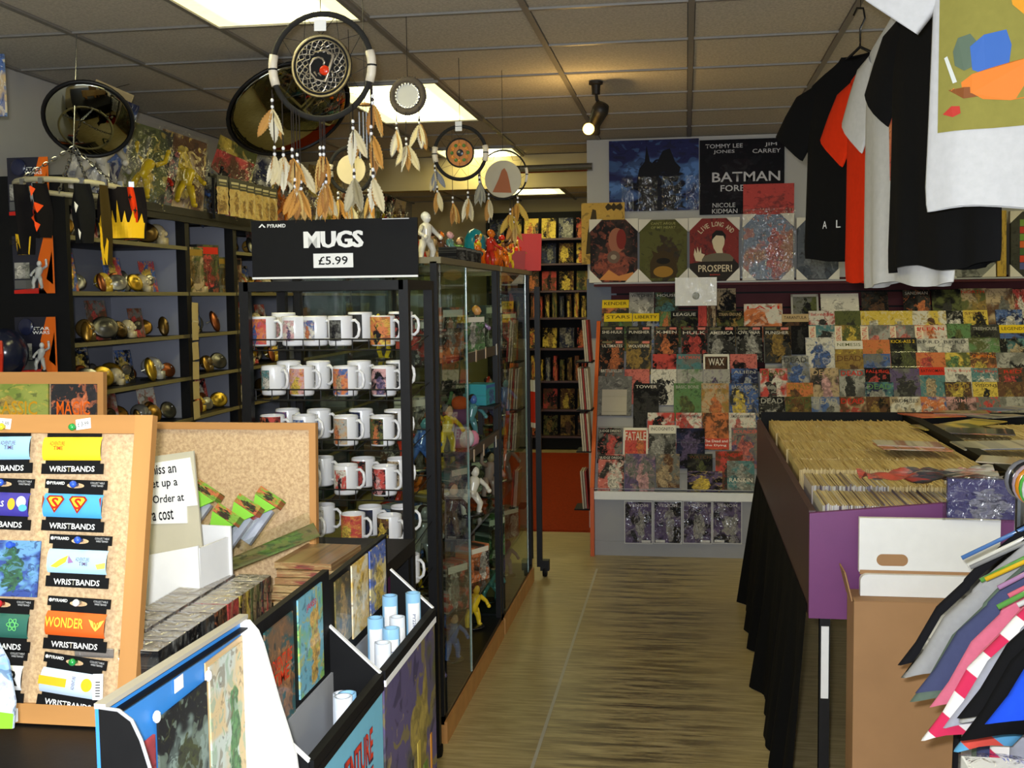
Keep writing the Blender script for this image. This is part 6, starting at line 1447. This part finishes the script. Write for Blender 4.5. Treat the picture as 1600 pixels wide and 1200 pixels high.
# ================================================================ poster display on the aisle side of the counter
HX, FX, OY = -.645, -.55, 1.535
pd = empty('poster_display', (HX,OY,0), label='black cardboard poster display with two bins of rolled posters', cat='poster display')
def dpart(name, ctr, d, mat, par=None, **kw): return obj(name, MB().box((ctr[0]-HX,ctr[1]-OY,ctr[2]),d), mat, par or pd, **kw)
dpart('header_board', (HX-.005,1.735,.86),(.012,.40,.50), 'black'); dpart('header_board', (HX-.005,2.135,.845),(.012,.40,.49), 'black')
dpart('back_strip', (HX+.004,1.94,.86),(.004,.79,.12), 'grey')
for y in (1.538,1.93,2.36):
    sp = MB().add([(0,y-OY,.3),(FX-HX,y-OY,.3),(FX-HX,y-OY,.92),(0,y-OY,1.005),(0,y-OY+.008,.3),(FX-HX,y-OY+.008,.3),(FX-HX,y-OY+.008,.92),(0,y-OY+.008,1.005)],[(0,1,2,3),(5,4,7,6),(1,5,6,2),(3,2,6,7)])
    obj('divider', sp, 'black', pd); obj('divider_edge', MB().bar((FX-HX,y-OY+.004,.921),(0,y-OY+.004,1.006),.009,.003), 'white', pd)
for (ya, yb_, art_, sd_) in ((1.54,1.925,(C(110,180,210),C(110,180,210),C(120,186,214)),1),(1.94,2.355,(C(90,80,120),C(90,90,40),C(160,140,60)),5)):
    fp = obj('bin_front', MB().box((0,0,0),(yb_-ya,.008,.62)), 'cover' if sd_ == 5 else 'paint', pd, (FX-HX,(ya+yb_)/2-OY,.60), (0,0,R(90)), art=art_ if sd_ == 5 else None, c=None if sd_ == 5 else C(112,180,208), seed=sd_ if sd_ == 5 else None)
    dpart('rim', (FX,(ya+yb_)/2,.914),(.014,yb_-ya,.018), 'black')
    dpart('rim_edge', (FX+.006,(ya+yb_)/2,.899),(.004,yb_-ya,.012), 'white' if sd_ == 5 else 'black')
dpart('bin_floor', ((HX+FX)/2,1.95,.3),(.09,.8,.01), 'black'); dpart('foot', ((HX+FX)/2,1.95,.15),(.08,.76,.3), 'black')
RZ90 = (0,0,R(90))
letters('ADVENTURE', pd, FX-HX+.0055, 1.735-OY, .825, .24, .055, C(196,60,40), .04, 'lettering', rot=RZ90); letters('TIME', pd, FX-HX+.0055, 1.765-OY, .745, .18, .075, C(196,60,40), .05, 'lettering', rot=RZ90)
letters('ADVENTURE', pd, FX-HX+.0050, 1.732-OY, .822, .25, .062, C(60,40,60), .07, 'lettering_outline', rot=RZ90); letters('TIME', pd, FX-HX+.0050, 1.763-OY, .742, .188, .083, C(60,40,60), .08, 'lettering_outline', rot=RZ90)
for k in range(7): dpart('poster_figure', (FX+.005,1.97+.055*k,.58+.03*math.sin(k*2)),(.0016,.012+.01*(k%3),.2-.04*(k%3)), 'ink', c=[C(60,60,40),C(110,96,130),C(150,130,50),C(50,50,44),C(170,150,70),C(90,110,50),C(180,120,40)][k])
def hp(y0, y1, z0, z1, art_, sd, name='poster', frame=None):
    return obj(name, MB().box((0,0,0),(y1-y0,.003,z1-z0)), 'shiny', pd, (.003,(y0+y1)/2-OY,(z0+z1)/2), (0,0,R(90)), art=art_, seed=sd)
# small posters on the black header boards
hp(1.61,1.735,.92,1.09,(C(40,90,90),C(120,90,60),C(170,110,50)),2); hp(1.76,1.885,.93,1.10,(C(110,180,200),C(130,190,90),C(230,180,60)),5)
hp(1.96,2.055,.95,1.08,(C(110,100,50),C(90,80,60),C(190,150,60)),3); hp(2.065,2.175,.94,1.085,(C(226,180,40),C(236,226,196),C(226,190,60)),9); hp(2.19,2.31,.95,1.085,(C(80,110,190),C(230,214,150),C(236,200,60)),4)
letters('ADVENTURE', pd, .0056, 1.672-OY, 1.025, .10, .022, C(206,60,30), .03, rot=RZ90); letters('TIME', pd, .0056, 1.672-OY, 1.0, .07, .022, C(206,60,30), .03, rot=RZ90); letters('JAKES', pd, .0056, 1.822-OY, 1.075, .05, .014, C(206,60,90), .03, rot=RZ90)
letters('PYRAMID', pd, .0025, 1.75-OY, .905, .08, .012, C(190,190,190), .03, rot=RZ90); letters('PYRAMID', pd, .0025, 2.24-OY, .925, .07, .011, C(190,190,190), .03, rot=RZ90)
# rolled posters standing in the bins
roll_me = MB().lathe([(0,0),(.0155,0),(.016,.62),(.012,.62),(.012,.6),(0,.6)],18).mesh('roll',True)
lab_me = MB().sheet(lambda u,v: (0.0163*math.cos(R(-50+100*u)),0.0163*math.sin(R(-50+100*u)),.50+.1*v),10,2).mesh('paper_label',True)
RP = [(1.80,-.577,.905),(1.835,-.577,.90),(1.985,-.615,.89),(2.03,-.578,.925),(2.09,-.577,.935),(2.12,-.615,.95),(2.17,-.577,.935),(2.225,-.615,.965),(2.30,-.578,.95),(1.88,-.615,.88)]
for i, (y, x, zt) in enumerate(RP):
    t = empty('rolled_poster', (x,y,zt-.62+.02), (R(rnd.uniform(-.8,.8)),R(rnd.uniform(-.8,.8)),R(-70)), label=f'pale blue rolled poster, {ORD[i]} from the near end of the bins' if i < 9 else 'pale blue rolled poster against the divider in the near bin', cat='poster', group='rolled posters in the bins')
    obj('roll', roll_me, 'gloss', t, c=C(140,190,226) if i % 3 else C(214,222,232)); l_ = obj('paper_label', lab_me, 'white', t); letters('PY2287', l_, .0168, 0, .56, .034, .0065, C(40,60,110), .01, rot=(0,R(90),R(90)))
# ================================================================ blue picture tray in front
bt = empty('picture_tray', (-.645,1.13,.06), label='blue cardboard tray with three small pictures, black near side and white far side', cat='tray')
obj('blue_panel', MB().add([(0,0,.55),(0,.41,.55),(0,.41,1.075),(0,0,1.09),(-.006,0,.55),(-.006,.41,.55),(-.006,.41,1.075),(-.006,0,1.09)],[(0,1,2,3),(5,4,7,6),(3,2,6,7),(0,4,5,1),(1,5,6,2),(0,3,7,4)]), 'paint', bt, c=C(52,130,206))['label'] = 'blue panel'
obj('top_edge', MB().bar((0,0,1.092),(0,.41,1.077),.014,.006), 'paint', bt, c=C(170,164,150)); obj('dark_band', MB().bar((.0015,.01,1.078),(.0015,.40,1.063),.020,.002), 'black', bt)
NEARP = [(.022,.002),(.037,.0125),(.047,.034),(.056,.065),(.065,.12),(.07,.2),(.07,.54)]
FARP = [(.013,.001),(.026,.016),(.034,.036),(.045,.078),(.056,.121),(.069,.164),(.079,.2),(.085,.25),(.085,.52)]
def side(y, th, prof, top): return MB().prism([(0,top-.53)]+[(0,top)]+[(x,max(.55,top-d)) for x, d in prof], y-th/2, y+th/2)
obj('near_side', side(0,.006,NEARP,1.09), 'black', bt); obj('near_side_edge', MB().tube([(0,0,1.09)]+[(x,0,1.09-d) for x, d in NEARP],.003,6), 'grey', bt)
obj('far_side', side(.40,.006,FARP,1.075), 'white', bt); obj('base', MB().box((.04,.2,.55),(.08,.40,.01)), 'white', bt); obj('stand', MB().box((.04,.2,.245),(.07,.38,.60)), 'black', bt)
for i, (y0,y1,z0,z1,a) in enumerate(((.01,.115,.87,1.015,(C(190,50,50),C(150,40,50),C(40,40,60))),(.125,.265,.86,1.03,(C(34,34,34),C(130,150,140),C(70,76,40))),(.275,.39,.84,1.045,(C(206,180,130),C(190,200,190),C(90,140,80))))):
    s = obj('picture', MB().box((0,0,0),(y1-y0,.003,z1-z0)), 'cover', bt, (.004,(y0+y1)/2,(z0+z1)/2), (0,0,R(90)), art=a, seed=i*3+1)
obj('picture_mount', MB().box((.002,.3325,.9425),(.002,.128,.22)), 'paint', bt, c=C(196,164,116))
obj('price_sticker', MB().box((.002,.19,1.052),(.001,.024,.018)), 'white', bt)
for y in (.12,.27): obj('push_pin', MB().ball((.006,y,1.035),(.005,.006,.008),8,6), 'ceramic', bt)
obj('caption', MB().box((.0062,.195,.885),(.0006,.1,.008)), 'ink', bt, c=C(190,70,50))
